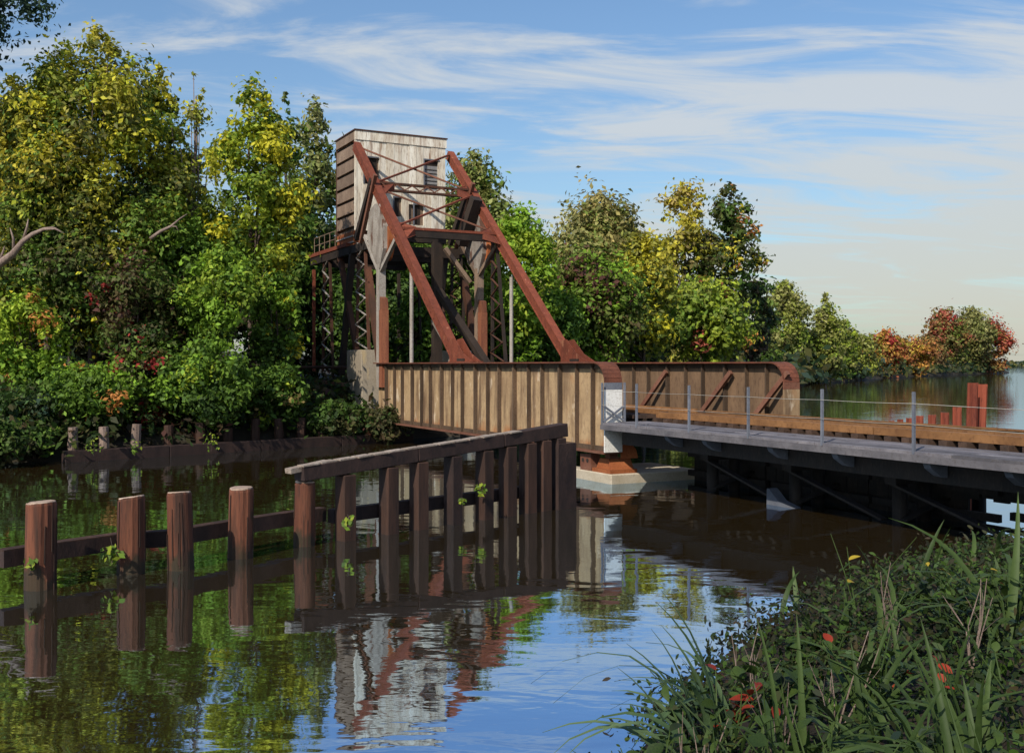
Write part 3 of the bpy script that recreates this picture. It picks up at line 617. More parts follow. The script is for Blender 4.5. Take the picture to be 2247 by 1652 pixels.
for a, b in zip(line, line[1:]):
    m = MB(); bz = Vector((0, 0, .49)); dd = (b - a).normalized() * .012
    m.bar(a + back + bz + dd, b + back + bz - dd, .26, .27); m.build('low_beam', 'dark_wood', pf)
    m = MB(); m.bar(a + back + Vector((0, 0, .635)) + dd, b + back + Vector((0, 0, .635)) - dd, .25, .018); m.build('beam_top', 'post_wood', pf)

fw_ = empty('fender_wall', at(950, 24), 'dark timber fender wall of squared posts under a long sloping top beam', 'fender')
PA, PB = at(655, 21.3, 1037), at(1231, 27.2, 952); A2, B2 = Vector((PA.x, PA.y, 0)), Vector((PB.x, PB.y, 0)); fd = (B2 - A2).normalized(); fn = Vector((fd.y, -fd.x, 0))
def fw_at(px):
    k = (px - CX) / F; den_ = fd.x - k * fd.y; s_ = (k * A2.y - A2.x) / den_; return s_
LEN = (B2 - A2).length
def ztop(s_): return lg(PA.z + .0, PB.z + .12, s_ / LEN)
cuts = [0, .38 * LEN, .72 * LEN, LEN + .1]
for a, b in zip(cuts, cuts[1:]):
    m = MB(); m.bar(A2 + fd * (a + .006) + Vector((0, 0, ztop(a) - .02)), A2 + fd * (b - .006) + Vector((0, 0, ztop(b) - .02)), .34, .30, h2=.34 if b > 7 else .31); m.build('top_beam', 'dark_wood', fw_, bevel=.015)
m = MB(); sg_ = 14
for k in range(sg_):                                 # split pale upper edge of the beam
    a, b = LEN * k / sg_ * .8, LEN * (k + .85) / sg_ * .8; 
    m.bar(A2 + fd * a + fn * random.uniform(.02, .08) + Vector((0, 0, ztop(a) + .142)), A2 + fd * b + fn * random.uniform(.02, .08) + Vector((0, 0, ztop(b) + .142)), random.uniform(.2, .3), .03)
m.bar(A2 - fd * .25 + Vector((0, 0, ztop(0) + .05)), A2 + fd * .7 + Vector((0, 0, ztop(.7) + .12)), .22, .1)
m.build('weathered_edge', 'pale_wood', fw_)
pxs = [757, 852, 918, 993, 1062, 1113, 1157, 1190, 1222]
for i, px in enumerate(pxs):
    s_ = fw_at(px); c = A2 + fd * s_ + fn * .02; wd = .34 if i < 5 else .36
    m = MB(); m.bar(c + Vector((0, 0, -2)), c + Vector((0, 0, ztop(s_) - .2)), .34, wd, up=fd, w2=.33, h2=wd * .95)
    o = m.build('post', 'post_wood' if i not in (3, 8) else 'dark_wood', fw_, bevel=.02)
    if i == 0: o['label'] = 'reddish leftmost post of the fender wall'
m = MB(); e = A2 + fd * (LEN - .1); m.bar(e + fn * .26 + Vector((0, 0, -1.5)), e + fn * .26 + Vector((0, 0, ztop(LEN) - .35)), .1, .7, up=fd); m.build('end_board', 'dark_wood', fw_)
prev = fw_at(745)
for px in pxs[1:]:
    s_ = fw_at(px); m = MB(); q = fn * -.32
    m.bar(A2 + fd * (prev + .02) + q + Vector((0, 0, .47)), A2 + fd * (s_ - .0) + q + Vector((0, 0, .47)), .24, .27); m.build('low_beam', 'dark_wood', fw_)
    m = MB(); m.bar(A2 + fd * (prev + .02) + q + Vector((0, 0, .616)), A2 + fd * s_ + q + Vector((0, 0, .616)), .22, .018); m.build('beam_top', 'post_wood', fw_); prev = s_

# ------------------------------------------------------------------ bulkhead on the far bank
bh = empty('timber_bulkhead', at(500, 46), 'low old timber bulkhead with short posts along the far bank', 'bulkhead')
BA, BB_ = Vector((-17.0, 39.7, 0)), Vector((-4.9, 51.0, 0)); bd = (BB_ - BA).normalized(); BL = (BB_ - BA).length; bn = Vector((bd.y, -bd.x, 0))
for k in range(4):
    a, b = BL * k / 4, BL * (k + 1) / 4; m = MB(); m.bar(BA + bd * (a + .01) + Vector((0, 0, .2)), BA + bd * (b - .01) + Vector((0, 0, .2)), .42, .46); m.build('sill_timber', 'dark_wood', bh, bevel=.02)
for px, hh in ((160, 1.28), (228, 1.25), (298, 1.3), (370, 1.2), (441, 1.25), (500, 1.0), (560, 1.35), (612, 1.3), (660, 1.3), (705, 1.2), (775, 1.1), (832, 1.0)):
    k = (px - CX) / F; b0 = BA - bn * .62; s_ = (k * b0.y - b0.x) / (bd.x - k * bd.y); c = b0 + bd * s_
    m = MB(); m.tube([c + Vector((0, 0, -.6)), c + Vector((0, 0, hh * .5)), c + Vector((random.uniform(-.05, .05), 0, hh))], [.2, .2, .18], 9, jit=.1); m.build('post', 'post_wood' if px > 300 else 'bark_pale', bh)

# ------------------------------------------------------------------ rusty piles beyond the trestle
def rust_pile(px, top, depth, wpx, label, lean=0.0):
    p = at(px, depth); r = wpx / F * depth / 2; zt = EYE + (HY - top) * depth / F
    m = MB(); prof = [(-1, -.4), (-.55, -.4), (-.3, .5), (.3, .5), (.55, -.4), (1, -.4), (1, -.1), (.7, -.1), (.42, .8), (-.42, .8), (-.7, -.1), (-1, -.1)]
    m.prism([p + Vector((a * r, -b * r, -1.5)) for a, b in prof][::-1], Vector((lean, 0, zt + 1.5)))
    o = m.build('sheet_pile', 'sheet_rust', None, origin=p); tag(o, label, 'pile', 'rusty sheet piles beyond the trestle'); return o
rust_pile(2124, 840, 30, 23, 'tallest rusty sheet pile beyond the trestle, the left of a leaning pair', .16)
rust_pile(2145, 843, 30.5, 21, 'tall leaning rusty sheet pile touching the right side of the tallest one', .16)
for px, top, dp, wp, lb in ((2101, 893, 33, 19, 'short rusty pile next to the tall leaning pair'), (2074, 905, 36, 18, 'rusty pile stub second from the tall leaning pair'), (2046, 910, 40, 17, 'rusty pile stub third from the tall leaning pair'), (2019, 912, 44, 16, 'rusty pile stub fourth from the tall leaning pair'), (1996, 917, 48, 14, 'low rusty pile stub fifth from the tall leaning pair'), (1976, 920, 52, 13, 'very low rusty pile stub sixth from the tall pair'), (1957, 923, 56, 12, 'lowest rusty pile stub, farthest from the tall pair')):
    rust_pile(px, top, dp, wp, lb)

# ------------------------------------------------------------------ foliage
G = dict(dark=(.030, .055, .014), green=(.068, .130, .018), mid=(.110, .180, .024), bright=(.16, .27, .024), lime=(.27, .33, .030), yellow=(.46, .42, .030), gold=(.36, .31, .032),
         orange=(.40, .17, .045), red=(.25, .028, .026), rose=(.36, .095, .065), olive=(.16, .155, .045), pale=(.27, .26, .10), maroon=(.075, .030, .022), brown=(.085, .066, .028), blue=(.034, .062, .044), tan=(.33, .25, .09))
G.update(litter=(.030, .022, .013), weed=(.022, .030, .012), deadleaf=(.060, .040, .020))
HEX = np.array([(0, -1), (.72, -.12), (0, 1), (-.72, -.12)], dtype=np.float32)
OVAL = np.array([(0, -1), (.42, -.62), (.55, -.05), (.34, .5), (0, 1), (-.34, .5), (-.55, -.05), (-.42, -.62)], dtype=np.float32)
def leaf_mesh(name, pos, nrm, size, colr, parent, mat='leaf', asp=0.75, form=None):
    HEX_ = HEX if form is None else form; NV = len(HEX_)
    n = len(pos); nrm = nrm / np.maximum(np.linalg.norm(nrm, axis=1, keepdims=True), 1e-6)
    ref = rng.normal(size=(n, 3)); a = np.cross(nrm, ref); a /= np.maximum(np.linalg.norm(a, axis=1, keepdims=True), 1e-6); b = np.cross(nrm, a)
    org = np.array(parent_origin(parent)) if parent else np.zeros(3)
    v = (pos - org)[:, None, :] + size[:, None, None] * (HEX_[None, :, 0:1] * asp * a[:, None, :] + HEX_[None, :, 1:2] * b[:, None, :])
    v[:, 0] -= nrm * size[:, None] * .22; v[:, NV // 2] -= nrm * size[:, None] * .22
    me = bpy.data.meshes.new(name); me.vertices.add(n * NV); me.vertices.foreach_set('co', v.astype(np.float32).ravel())
    me.loops.add(n * NV); me.loops.foreach_set('vertex_index', np.arange(n * NV, dtype=np.int32))
    me.polygons.add(n); me.polygons.foreach_set('loop_start', np.arange(0, n * NV, NV, dtype=np.int32))
    me.update(calc_edges=True)
    at_ = me.color_attributes.new('Col', 'FLOAT_COLOR', 'POINT'); c4 = np.ones((n, NV, 4), dtype=np.float32); c4[:, :, :3] = colr[:, None, :]
    at_.data.foreach_set('color', c4.ravel())
    me.materials.append(M[mat]); o = bpy.data.objects.new(name, me); col.objects.link(o)
    if parent: o.parent = parent
    return o
def unit(n):
    d = rng.normal(size=(n, 3)); return d / np.linalg.norm(d, axis=1, keepdims=True)
def crown(centres, radii, per, lsize, pal_fn, parent, name='crown', dens=1.0, mat='leaf'):
    P_, N_, S_, C_ = [], [], [], []
    for c, r in zip(centres, radii):
        n = max(8, int(per * dens * (r / lsize) ** 2)); d = unit(n)
        ph = rng.uniform(0, 6.28, 4); lump = 1 + .26 * np.sin(3.1 * d[:, 0] + ph[0]) + .26 * np.sin(3.7 * d[:, 1] + ph[1]) + .22 * np.sin(4.3 * d[:, 2] + ph[2]) + .18 * np.sin(9 * (d[:, 0] + d[:, 2]) + ph[3])
        rr = (r * lump * (rng.uniform(.4, 1.05, n) + np.where(rng.random(n) < .25, rng.uniform(0, .5, n), 0)))[:, None]; rr = rr * rng.uniform([.85, .85, .7], [1.25, 1.25, 1.2])
        P_.append(c + d * rr); N_.append(d * .8 + rng.normal(size=(n, 3)) * .5 + np.array([0, 0, .35]))
        S_.append(lsize * rng.uniform(.55, 1.25, n)); C_.append(pal_fn(c, n, d))
    return leaf_mesh(name, np.concatenate(P_), np.concatenate(N_), np.concatenate(S_), np.concatenate(C_), parent, mat)
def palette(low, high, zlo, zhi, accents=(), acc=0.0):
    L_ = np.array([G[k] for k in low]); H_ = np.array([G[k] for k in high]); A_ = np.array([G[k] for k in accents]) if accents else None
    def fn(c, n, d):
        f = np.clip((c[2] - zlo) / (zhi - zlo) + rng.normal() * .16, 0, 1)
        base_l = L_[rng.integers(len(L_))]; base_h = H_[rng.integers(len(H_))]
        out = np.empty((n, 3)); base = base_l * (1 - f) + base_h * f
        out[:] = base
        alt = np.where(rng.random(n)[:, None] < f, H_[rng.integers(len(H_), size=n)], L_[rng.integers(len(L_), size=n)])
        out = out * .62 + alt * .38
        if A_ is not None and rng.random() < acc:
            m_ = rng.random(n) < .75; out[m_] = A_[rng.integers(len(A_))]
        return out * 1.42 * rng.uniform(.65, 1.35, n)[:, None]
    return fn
def trunk_mb(base, top, r0, limbs, wob=.35):
    m = MB(); n = 6; pts, rad = [], []
    for k in range(n + 1):
        f = k / n; p = base.lerp(top, f); p = p + Vector((mnoise.noise(p * .4), mnoise.noise(p * .4 + Vector((9, 2, 1))), 0)) * wob * f * 2
        pts.append(p); rad.append(r0 * (1 - .8 * f))
    pts[0] = base - Vector((0, 0, .4)); rad[0] *= 1.35
    m.tube(pts, rad, 8)
    for c in limbs:
        f = random.uniform(.25, .75); i = int(f * n); a = pts[i]; c = Vector(c); mid = a.lerp(c, .5) + Vector((0, 0, random.uniform(-.3, .5)))
        m.tube([a, a.lerp(mid, .5), mid, c], [rad[i] * .55, rad[i] * .45, rad[i] * .33, rad[i] * .12], 6)
    return m
def tree(name, label, px, topy, depth, hw, low, high, cat='tree', group=None, zlow=None, nclump=34, rc=.30, leaf=None, dens=1.0, accents=(), acc=0., shape=1.0, bark='bark', per=8.0, sink=0.0, bvh=BANK):
    x = (px - CX) / F * depth; gz = ground(x, depth, bvh); R_ = hw / F * depth; zt = EYE + (HY - topy) * depth / F
    zl = gz + .15 * (zt - gz) if zlow is None else EYE + (HY - zlow) * depth / F
    zl = max(zl, gz + .15)
    root = empty(name, (x, depth, gz), label, cat, group)
    leaf = leaf * .62 if leaf else .0029 * depth
    cen, rad = [], []; H_ = (zt - zl)
    k = 0
    nclump = int(nclump * 1.5)
    while len(cen) < nclump:
        k += 1; d = unit(1)[0]; rr = rng.uniform(.25, 1) ** .5
        f = d[2] * rr * .5 + .5                        # 0 bottom .. 1 top
        prof = (math.sin(math.pi * min(1, max(0.02, f * .86 + .10))) ** .6) if shape == 1 else (1.05 - f) ** shape
        c = np.array([x + d[0] * rr * R_ * prof, depth + d[1] * rr * R_ * prof * .9, zl + f * H_])
        r = R_ * rc * 1.18 * rng.uniform(.65, 1.25); r = min(r, H_ * .3)
        c[2] = min(c[2], zt - r * .8); c[2] = max(c[2], zl + r * .5)
        cen.append(c); rad.append(r)
    for q in range(int(nclump * .5)):                  # small sprays on the outline
        d = unit(1)[0]; d[2] = abs(d[2]) if rng.random() < .75 else d[2]
        f = d[2] * .5 + .5; prof = (math.sin(math.pi * min(1, max(0.02, f * .86 + .10))) ** .6) if shape == 1 else (1.05 - f) ** shape
        c = np.array([x + d[0] * R_ * 1.03 * prof, depth + d[1] * R_ * prof * .9, zl + f * H_ * 1.0]); r = R_ * rc * rng.uniform(.25, .5)
        c[2] = max(c[2], zl + r * .5); cen.append(c); rad.append(r)
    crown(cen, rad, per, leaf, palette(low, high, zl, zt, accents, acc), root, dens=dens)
    limbs = [cen[i] for i in rng.choice(len(cen), min(9, len(cen)), replace=False)]
    m = trunk_mb(Vector((x, depth, gz)), Vector((x + random.uniform(-.1, .1) * R_, depth, zl + H_ * .88)), max(.05, .012 * (zt - gz)), limbs)
    m.build('trunk', bark, root, smooth=True)
    return root
T = tree
gl = 'trees on the left bank'; gr = 'trees behind the bridge'; gf = 'trees on the far shore'; gs = 'shrubs along the left bank'
# dense back rows
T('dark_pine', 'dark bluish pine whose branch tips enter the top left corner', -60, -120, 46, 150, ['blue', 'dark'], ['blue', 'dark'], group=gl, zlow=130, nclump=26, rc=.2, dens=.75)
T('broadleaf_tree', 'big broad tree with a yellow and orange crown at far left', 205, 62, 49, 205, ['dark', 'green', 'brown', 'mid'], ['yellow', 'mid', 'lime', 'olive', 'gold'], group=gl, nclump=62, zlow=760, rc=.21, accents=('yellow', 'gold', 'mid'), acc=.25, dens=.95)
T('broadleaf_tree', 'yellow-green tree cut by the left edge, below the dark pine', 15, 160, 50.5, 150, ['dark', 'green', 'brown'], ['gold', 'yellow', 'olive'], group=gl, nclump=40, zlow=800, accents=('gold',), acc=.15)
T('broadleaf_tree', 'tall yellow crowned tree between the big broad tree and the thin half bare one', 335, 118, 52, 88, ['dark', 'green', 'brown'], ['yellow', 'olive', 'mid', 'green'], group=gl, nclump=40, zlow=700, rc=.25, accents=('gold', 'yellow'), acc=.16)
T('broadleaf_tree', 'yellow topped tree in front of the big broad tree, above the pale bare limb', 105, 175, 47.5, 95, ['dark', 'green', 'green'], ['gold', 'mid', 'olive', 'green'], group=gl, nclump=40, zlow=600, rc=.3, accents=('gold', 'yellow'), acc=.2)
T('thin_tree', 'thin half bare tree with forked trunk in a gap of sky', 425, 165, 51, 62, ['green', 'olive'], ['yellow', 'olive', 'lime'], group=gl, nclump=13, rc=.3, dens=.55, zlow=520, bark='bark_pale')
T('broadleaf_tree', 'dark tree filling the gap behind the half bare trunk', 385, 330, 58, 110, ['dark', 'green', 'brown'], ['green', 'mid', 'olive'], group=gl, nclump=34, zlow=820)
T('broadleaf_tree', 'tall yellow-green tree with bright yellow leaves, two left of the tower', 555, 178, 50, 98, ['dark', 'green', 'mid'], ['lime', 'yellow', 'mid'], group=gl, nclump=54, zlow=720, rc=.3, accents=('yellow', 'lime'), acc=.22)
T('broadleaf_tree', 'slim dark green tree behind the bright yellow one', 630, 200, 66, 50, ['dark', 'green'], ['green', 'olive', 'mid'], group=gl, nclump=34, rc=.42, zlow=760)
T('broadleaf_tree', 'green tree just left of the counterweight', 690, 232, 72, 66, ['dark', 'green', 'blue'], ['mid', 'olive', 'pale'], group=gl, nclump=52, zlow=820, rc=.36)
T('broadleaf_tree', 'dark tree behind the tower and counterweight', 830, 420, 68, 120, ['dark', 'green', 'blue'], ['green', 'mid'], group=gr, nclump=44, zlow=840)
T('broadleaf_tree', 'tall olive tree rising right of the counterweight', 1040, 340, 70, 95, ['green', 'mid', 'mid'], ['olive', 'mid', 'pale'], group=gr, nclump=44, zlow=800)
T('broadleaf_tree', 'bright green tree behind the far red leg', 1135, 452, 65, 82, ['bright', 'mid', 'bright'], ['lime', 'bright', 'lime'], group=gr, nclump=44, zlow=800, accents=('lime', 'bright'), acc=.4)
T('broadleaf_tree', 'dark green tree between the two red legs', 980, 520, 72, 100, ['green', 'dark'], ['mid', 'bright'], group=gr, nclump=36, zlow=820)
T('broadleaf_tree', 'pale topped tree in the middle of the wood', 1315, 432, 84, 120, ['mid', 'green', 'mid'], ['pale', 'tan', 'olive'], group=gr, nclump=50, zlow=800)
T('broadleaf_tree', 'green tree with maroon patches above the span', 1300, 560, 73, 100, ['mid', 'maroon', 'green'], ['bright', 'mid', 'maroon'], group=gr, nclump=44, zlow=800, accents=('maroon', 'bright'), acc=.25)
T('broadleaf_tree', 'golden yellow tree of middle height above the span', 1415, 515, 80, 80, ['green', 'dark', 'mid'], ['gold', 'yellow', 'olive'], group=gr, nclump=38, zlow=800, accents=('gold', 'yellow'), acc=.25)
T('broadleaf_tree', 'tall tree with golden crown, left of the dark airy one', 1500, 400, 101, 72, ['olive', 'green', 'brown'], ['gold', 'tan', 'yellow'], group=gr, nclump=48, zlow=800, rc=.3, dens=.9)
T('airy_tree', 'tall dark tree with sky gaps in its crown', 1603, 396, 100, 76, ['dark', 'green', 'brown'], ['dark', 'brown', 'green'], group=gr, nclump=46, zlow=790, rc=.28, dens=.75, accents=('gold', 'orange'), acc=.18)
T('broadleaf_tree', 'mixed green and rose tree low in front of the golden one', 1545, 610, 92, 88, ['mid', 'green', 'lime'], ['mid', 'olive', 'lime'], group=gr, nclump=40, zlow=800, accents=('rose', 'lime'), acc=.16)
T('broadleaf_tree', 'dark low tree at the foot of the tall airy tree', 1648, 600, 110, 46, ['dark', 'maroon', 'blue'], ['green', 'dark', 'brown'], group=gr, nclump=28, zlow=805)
# far shore; several leaf palettes made paler to stand in for distance haze
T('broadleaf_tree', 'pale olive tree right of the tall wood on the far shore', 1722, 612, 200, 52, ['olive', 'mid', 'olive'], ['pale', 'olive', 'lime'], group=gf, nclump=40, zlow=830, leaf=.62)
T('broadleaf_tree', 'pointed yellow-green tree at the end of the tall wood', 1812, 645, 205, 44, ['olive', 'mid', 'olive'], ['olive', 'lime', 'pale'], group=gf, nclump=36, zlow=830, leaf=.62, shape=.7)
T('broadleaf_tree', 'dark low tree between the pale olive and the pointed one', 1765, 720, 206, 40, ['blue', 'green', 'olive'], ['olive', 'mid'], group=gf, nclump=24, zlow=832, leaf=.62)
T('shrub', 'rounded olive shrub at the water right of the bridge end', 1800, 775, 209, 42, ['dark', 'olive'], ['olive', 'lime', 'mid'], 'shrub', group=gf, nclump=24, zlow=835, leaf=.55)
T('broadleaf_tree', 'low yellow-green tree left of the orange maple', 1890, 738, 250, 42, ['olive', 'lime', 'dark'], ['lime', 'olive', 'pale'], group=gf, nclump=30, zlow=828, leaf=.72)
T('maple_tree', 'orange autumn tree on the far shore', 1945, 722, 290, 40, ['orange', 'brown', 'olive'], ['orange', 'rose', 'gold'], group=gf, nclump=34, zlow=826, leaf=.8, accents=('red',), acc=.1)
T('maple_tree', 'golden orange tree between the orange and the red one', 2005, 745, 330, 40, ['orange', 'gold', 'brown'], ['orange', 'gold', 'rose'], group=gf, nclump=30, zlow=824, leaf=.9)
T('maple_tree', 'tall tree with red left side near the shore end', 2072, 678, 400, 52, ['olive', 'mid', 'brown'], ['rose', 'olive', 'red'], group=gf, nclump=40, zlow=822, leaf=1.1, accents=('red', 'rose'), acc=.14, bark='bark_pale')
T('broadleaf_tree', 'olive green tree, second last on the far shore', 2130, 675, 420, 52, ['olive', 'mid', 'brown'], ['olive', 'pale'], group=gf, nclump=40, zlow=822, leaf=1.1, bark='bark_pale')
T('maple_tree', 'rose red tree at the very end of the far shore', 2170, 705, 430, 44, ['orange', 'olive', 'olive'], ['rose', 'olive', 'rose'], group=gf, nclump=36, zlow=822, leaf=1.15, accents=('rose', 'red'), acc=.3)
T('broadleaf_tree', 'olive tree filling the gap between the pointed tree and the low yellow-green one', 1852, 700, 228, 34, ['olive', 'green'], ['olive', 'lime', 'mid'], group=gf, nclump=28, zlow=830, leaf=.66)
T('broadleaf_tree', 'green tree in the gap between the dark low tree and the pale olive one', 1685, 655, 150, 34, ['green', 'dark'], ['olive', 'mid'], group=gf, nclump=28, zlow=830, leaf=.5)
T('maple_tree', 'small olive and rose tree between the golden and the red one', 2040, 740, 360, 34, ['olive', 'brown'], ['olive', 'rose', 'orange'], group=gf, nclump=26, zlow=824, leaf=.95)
# shrubs and low trees along the left bank
SH = [('low dark bush hanging over the water left of the bulkhead', 75, 930, 40.2, 60, ['dark', 'blue', 'brown'], ['dark', 'green'], ('mid',), .1, 1005),
      ('dark bush at the water line cut by the left edge', -20, 920, 37.6, 70, ['dark', 'brown'], ['dark', 'green'], (), 0, 1015),
      ('bright lime green shrub near the left edge of the bank', 55, 640, 43.5, 85, ['green', 'bright'], ['bright', 'lime'], ('orange', 'lime'), .16, 850),
      ('green shrub with a rounded bright patch near the bulkhead', 185, 800, 42.5, 95, ['dark', 'green'], ['bright', 'mid'], ('orange', 'bright'), .14, 940),
      ('dark shrub with scattered red leaves in the middle of the bank', 295, 545, 45.5, 92, ['dark', 'maroon', 'green'], ['maroon', 'green', 'brown'], ('red', 'mid', 'mid'), .3, 800),
      ('dark maroon bush under the red leaved shrub', 330, 730, 45, 85, ['dark', 'maroon', 'green'], ['green', 'brown', 'mid'], ('red', 'bright', 'mid', 'mid'), .3, 930),
      ('tall bright green shrub below the yellow tree', 480, 545, 46, 88, ['dark', 'green', 'bright'], ['bright', 'lime', 'mid'], ('bright', 'lime'), .3, 760),
      ('bright green leafy bush at the middle of the bulkhead', 455, 735, 44.5, 92, ['dark', 'green'], ['bright', 'mid', 'green'], ('lime', 'bright'), .22, 930),
      ('green bush left of the tower posts', 605, 590, 49, 62, ['dark', 'green'], ['mid', 'bright', 'green'], ('bright', 'yellow'), .15, 840),
      ('sprawling green bush below the tower platform', 590, 800, 47.5, 80, ['dark', 'green'], ['green', 'mid'], ('lime', 'tan'), .2, 930),
      ('dark brush at the foot of the tower', 740, 880, 49, 75, ['dark', 'brown'], ['dark', 'green'], ('lime',), .06, 960),
      ('dark shadowed brush covering the heel of the near girder', 845, 895, 49.2, 50, ['dark', 'brown', 'maroon'], ['dark', 'brown'], (), 0, 965),
      ('dark bush at the left end of the bulkhead', 60, 850, 41.5, 90, ['dark', 'blue', 'brown'], ['dark', 'green'], ('mid',), .08, 980),
      ('brownish thicket behind the fork of bare limbs', 150, 480, 47, 110, ['brown', 'dark', 'green'], ['brown', 'mid', 'green'], ('mid', 'olive'), .2, 720),
      ('dark green thicket behind the red leaved shrub', 400, 470, 49, 90, ['dark', 'green', 'green'], ['green', 'mid', 'mid'], ('bright', 'lime'), .25, 760),
      ('dark thicket behind the latticed tower posts', 730, 560, 69, 80, ['dark', 'blue'], ['dark', 'green'], (), 0, 850),
      ('green shrub seen through the tower beside the rods', 910, 640, 62, 75, ['dark', 'green'], ['green', 'mid', 'bright'], ('bright',), .12, 850),
      ('leafy shrub right of the far red leg above the span', 1215, 640, 68, 75, ['dark', 'green'], ['mid', 'green', 'bright'], ('bright',), .2, 800)]
for lab, px, top, dp, hw, lo, hi, ac, pa, zl in SH:
    T('shrub', lab, px, top, dp, hw, lo, hi, 'shrub', gs, zlow=zl, nclump=34, rc=.28, accents=ac, acc=pa, dens=.95, leaf=.0046 * dp)
# bare limbs
def limb(label, pts, r, bark, twigs=()):
    m = MB(); c = [at(px, d, py) for px, py, d in pts]; n = len(c)
    m.tube(c, [r * (1 - .8 * k / (n - 1)) for k in range(n)], 8, jit=.25)
    for i_, px, py, d in twigs:
        e = at(px, d, py); b_ = c[i_].lerp(e, .5) + Vector((.06, 0, .1)); m.tube([c[i_], b_, e], [r * .35, r * .25, r * .08], 6)
    o = m.build('bare_limb', bark, None, smooth=True, origin=c[0]); tag(o, label, 'branch')
limb('pale bare limb curving in from the left edge', [(-60, 640, 42.6), (-5, 582, 42.6), (30, 556, 42.5), (50, 530, 42.5), (72, 514, 42.4), (96, 503, 42.4), (118, 499, 42.3)], .2, 'bark_pale', ((2, 22, 500, 42.3), (3, 62, 480, 42.3), (5, 140, 512, 42.2), (1, 10, 540, 42.4)))
limb('ochre bare branch slanting up among the dark leaves', [(330, 524, 43.6), (352, 508, 43.6), (375, 497, 43.6), (395, 480, 43.6), (410, 470, 43.7)], .085, 'bark_pale', ((2, 392, 508, 43.5),))

# low undergrowth over both banks, nobody could count its leaves
def scatter(name, bvh, pts, per, spread, lsize, keys, label, hgt):
    Ps, Ns, Ss, Cs = [], [], [], []; K = np.array([G[k] for k in keys])
    for (x, y) in pts:
        n = per; off = rng.normal(size=(n, 2)) * spread; z0 = ground(x, y, bvh)
        if z0 < (.06 if name != 'bank_litter' else -.06): continue
        q = np.stack([x + off[:, 0], y + off[:, 1], z0 + np.abs(rng.normal(size=n)) * hgt], 1)
        Ps.append(q); Ns.append(rng.normal(size=(n, 3)) * .7 + np.array([0, -.3, .7])); Ss.append(lsize * rng.uniform(.5, 1.3, n))
        Cs.append((K[rng.integers(len(K))] * .6 + K[rng.integers(len(K), size=n)] * .4) * rng.uniform(.6, 1.3, n)[:, None])
    o = leaf_mesh(name, np.concatenate(Ps), np.concatenate(Ns), np.concatenate(Ss), np.concatenate(Cs), None, form=OVAL if bvh is NEARB else None); tag(o, label, kind='stuff'); return o
pts = []
ps = resample([(-60, 22), (-30, 34), (-17.3, 40.6), (-10.5, 46.8), (-5.6, 51.5), (-1.5, 56), (4, 66), (12, 85), (25, 120)], 1.2)
for p in ps:
    for k in range(9): d = random.uniform(.15, 9) ** 1.0; pts.append((p.x - .8 * d, p.y + .6 * d))
for p in ps:
    for k in range(5): d = random.uniform(-.1, 1.8); pts.append((p.x - .8 * d, p.y + .6 * d)) if p.x < -17.4 else None
scatter('undergrowth', BANK, pts, 60, .8, .2, ['dark', 'dark', 'brown', 'green', 'maroon'], 'dark undergrowth covering the far bank', .55)
pts = []
for p in resample([(25, 120), (58, 205), (120, 320), (223, 470)], 8):
    for k in range(10): d = random.uniform(1, 16); pts.append((p.x - .8 * d, p.y + .6 * d))
scatter('shore_brush', BANK, pts, 40, 3.0, .9, ['dark', 'dark', 'blue', 'olive', 'brown'], 'dark brush along the far shore', 1.6)
# dense wood far behind the first rows
Ps = []
def wood(line, n, zt, sz, keys, label):
    Q, Nn, S_, C_ = [], [], [], []; K = np.array([G[k] for k in keys])
    for k in range(n):
        f = rng.random() * (len(line) - 1); i = int(f); a, b = line[i], line[i + 1]; g = f - i
        c = np.array([a[0] + (b[0] - a[0]) * g, a[1] + (b[1] - a[1]) * g + rng.uniform(-2, 3), 0]); h = (a[2] + (b[2] - a[2]) * g) * (0.82 + .22 * math.sin(f * 9.7) * math.sin(f * 4.1 + 1))
        c[2] = 2.5 + rng.random() * h; r = sz * 5 * rng.uniform(.6, 1.3); nn = int(5.0 * (r / sz) ** 2); d = unit(nn)
        Q.append(c + d * r * rng.uniform(.6, 1.05, nn)[:, None]); Nn.append(d + rng.normal(size=(nn, 3)) * .4 + np.array([0, 0, .3])); S_.append(sz * rng.uniform(.6, 1.2, nn))
        C_.append((K[rng.integers(len(K))] * .7 + K[rng.integers(len(K), size=nn)] * .3) * rng.uniform(.7, 1.25, nn)[:, None])
    o = leaf_mesh('far_wood', np.concatenate(Q), np.concatenate(Nn), np.concatenate(S_), np.concatenate(C_), None); tag(o, label, kind='stuff')
wood([(-48, 60, 13), (-34, 63, 14), (-22, 66, 12.5), (-12, 72, 10.5), (0, 84, 9), (10, 102, 10), (22, 128, 11), (34, 165, 9)], 640, 0, .34, ['dark', 'green', 'dark', 'brown', 'blue'], 'dark wood behind the front rows of trees')
wood([(40, 212, 9), (70, 260, 9), (110, 330, 9), (160, 420, 11), (200, 470, 10)], 200, 0, .85, ['dark', 'olive', 'brown', 'green'], 'thin wood behind the far shore trees')
nq = 5000; qx = rng.uniform(480, 2600, nq); qh = 7 + 4 * np.sin(qx * .011) + 3 * np.sin(qx * .037 + 1); q = np.stack([qx, 1750 + rng.uniform(-40, 40, nq), rng.random(nq) * qh], 1)
o = leaf_mesh('distant_treeline', q, rng.normal(size=(nq, 3)) * .6 + np.array([0, -.6, .5]), rng.uniform(2.5, 5, nq), np.array([G['blue'], G['dark'], G['olive']])[rng.integers(3, size=nq)] * rng.uniform(.8, 1.3, nq)[:, None], None)
tag(o, 'thin dark line of distant trees on the horizon', kind='stuff')
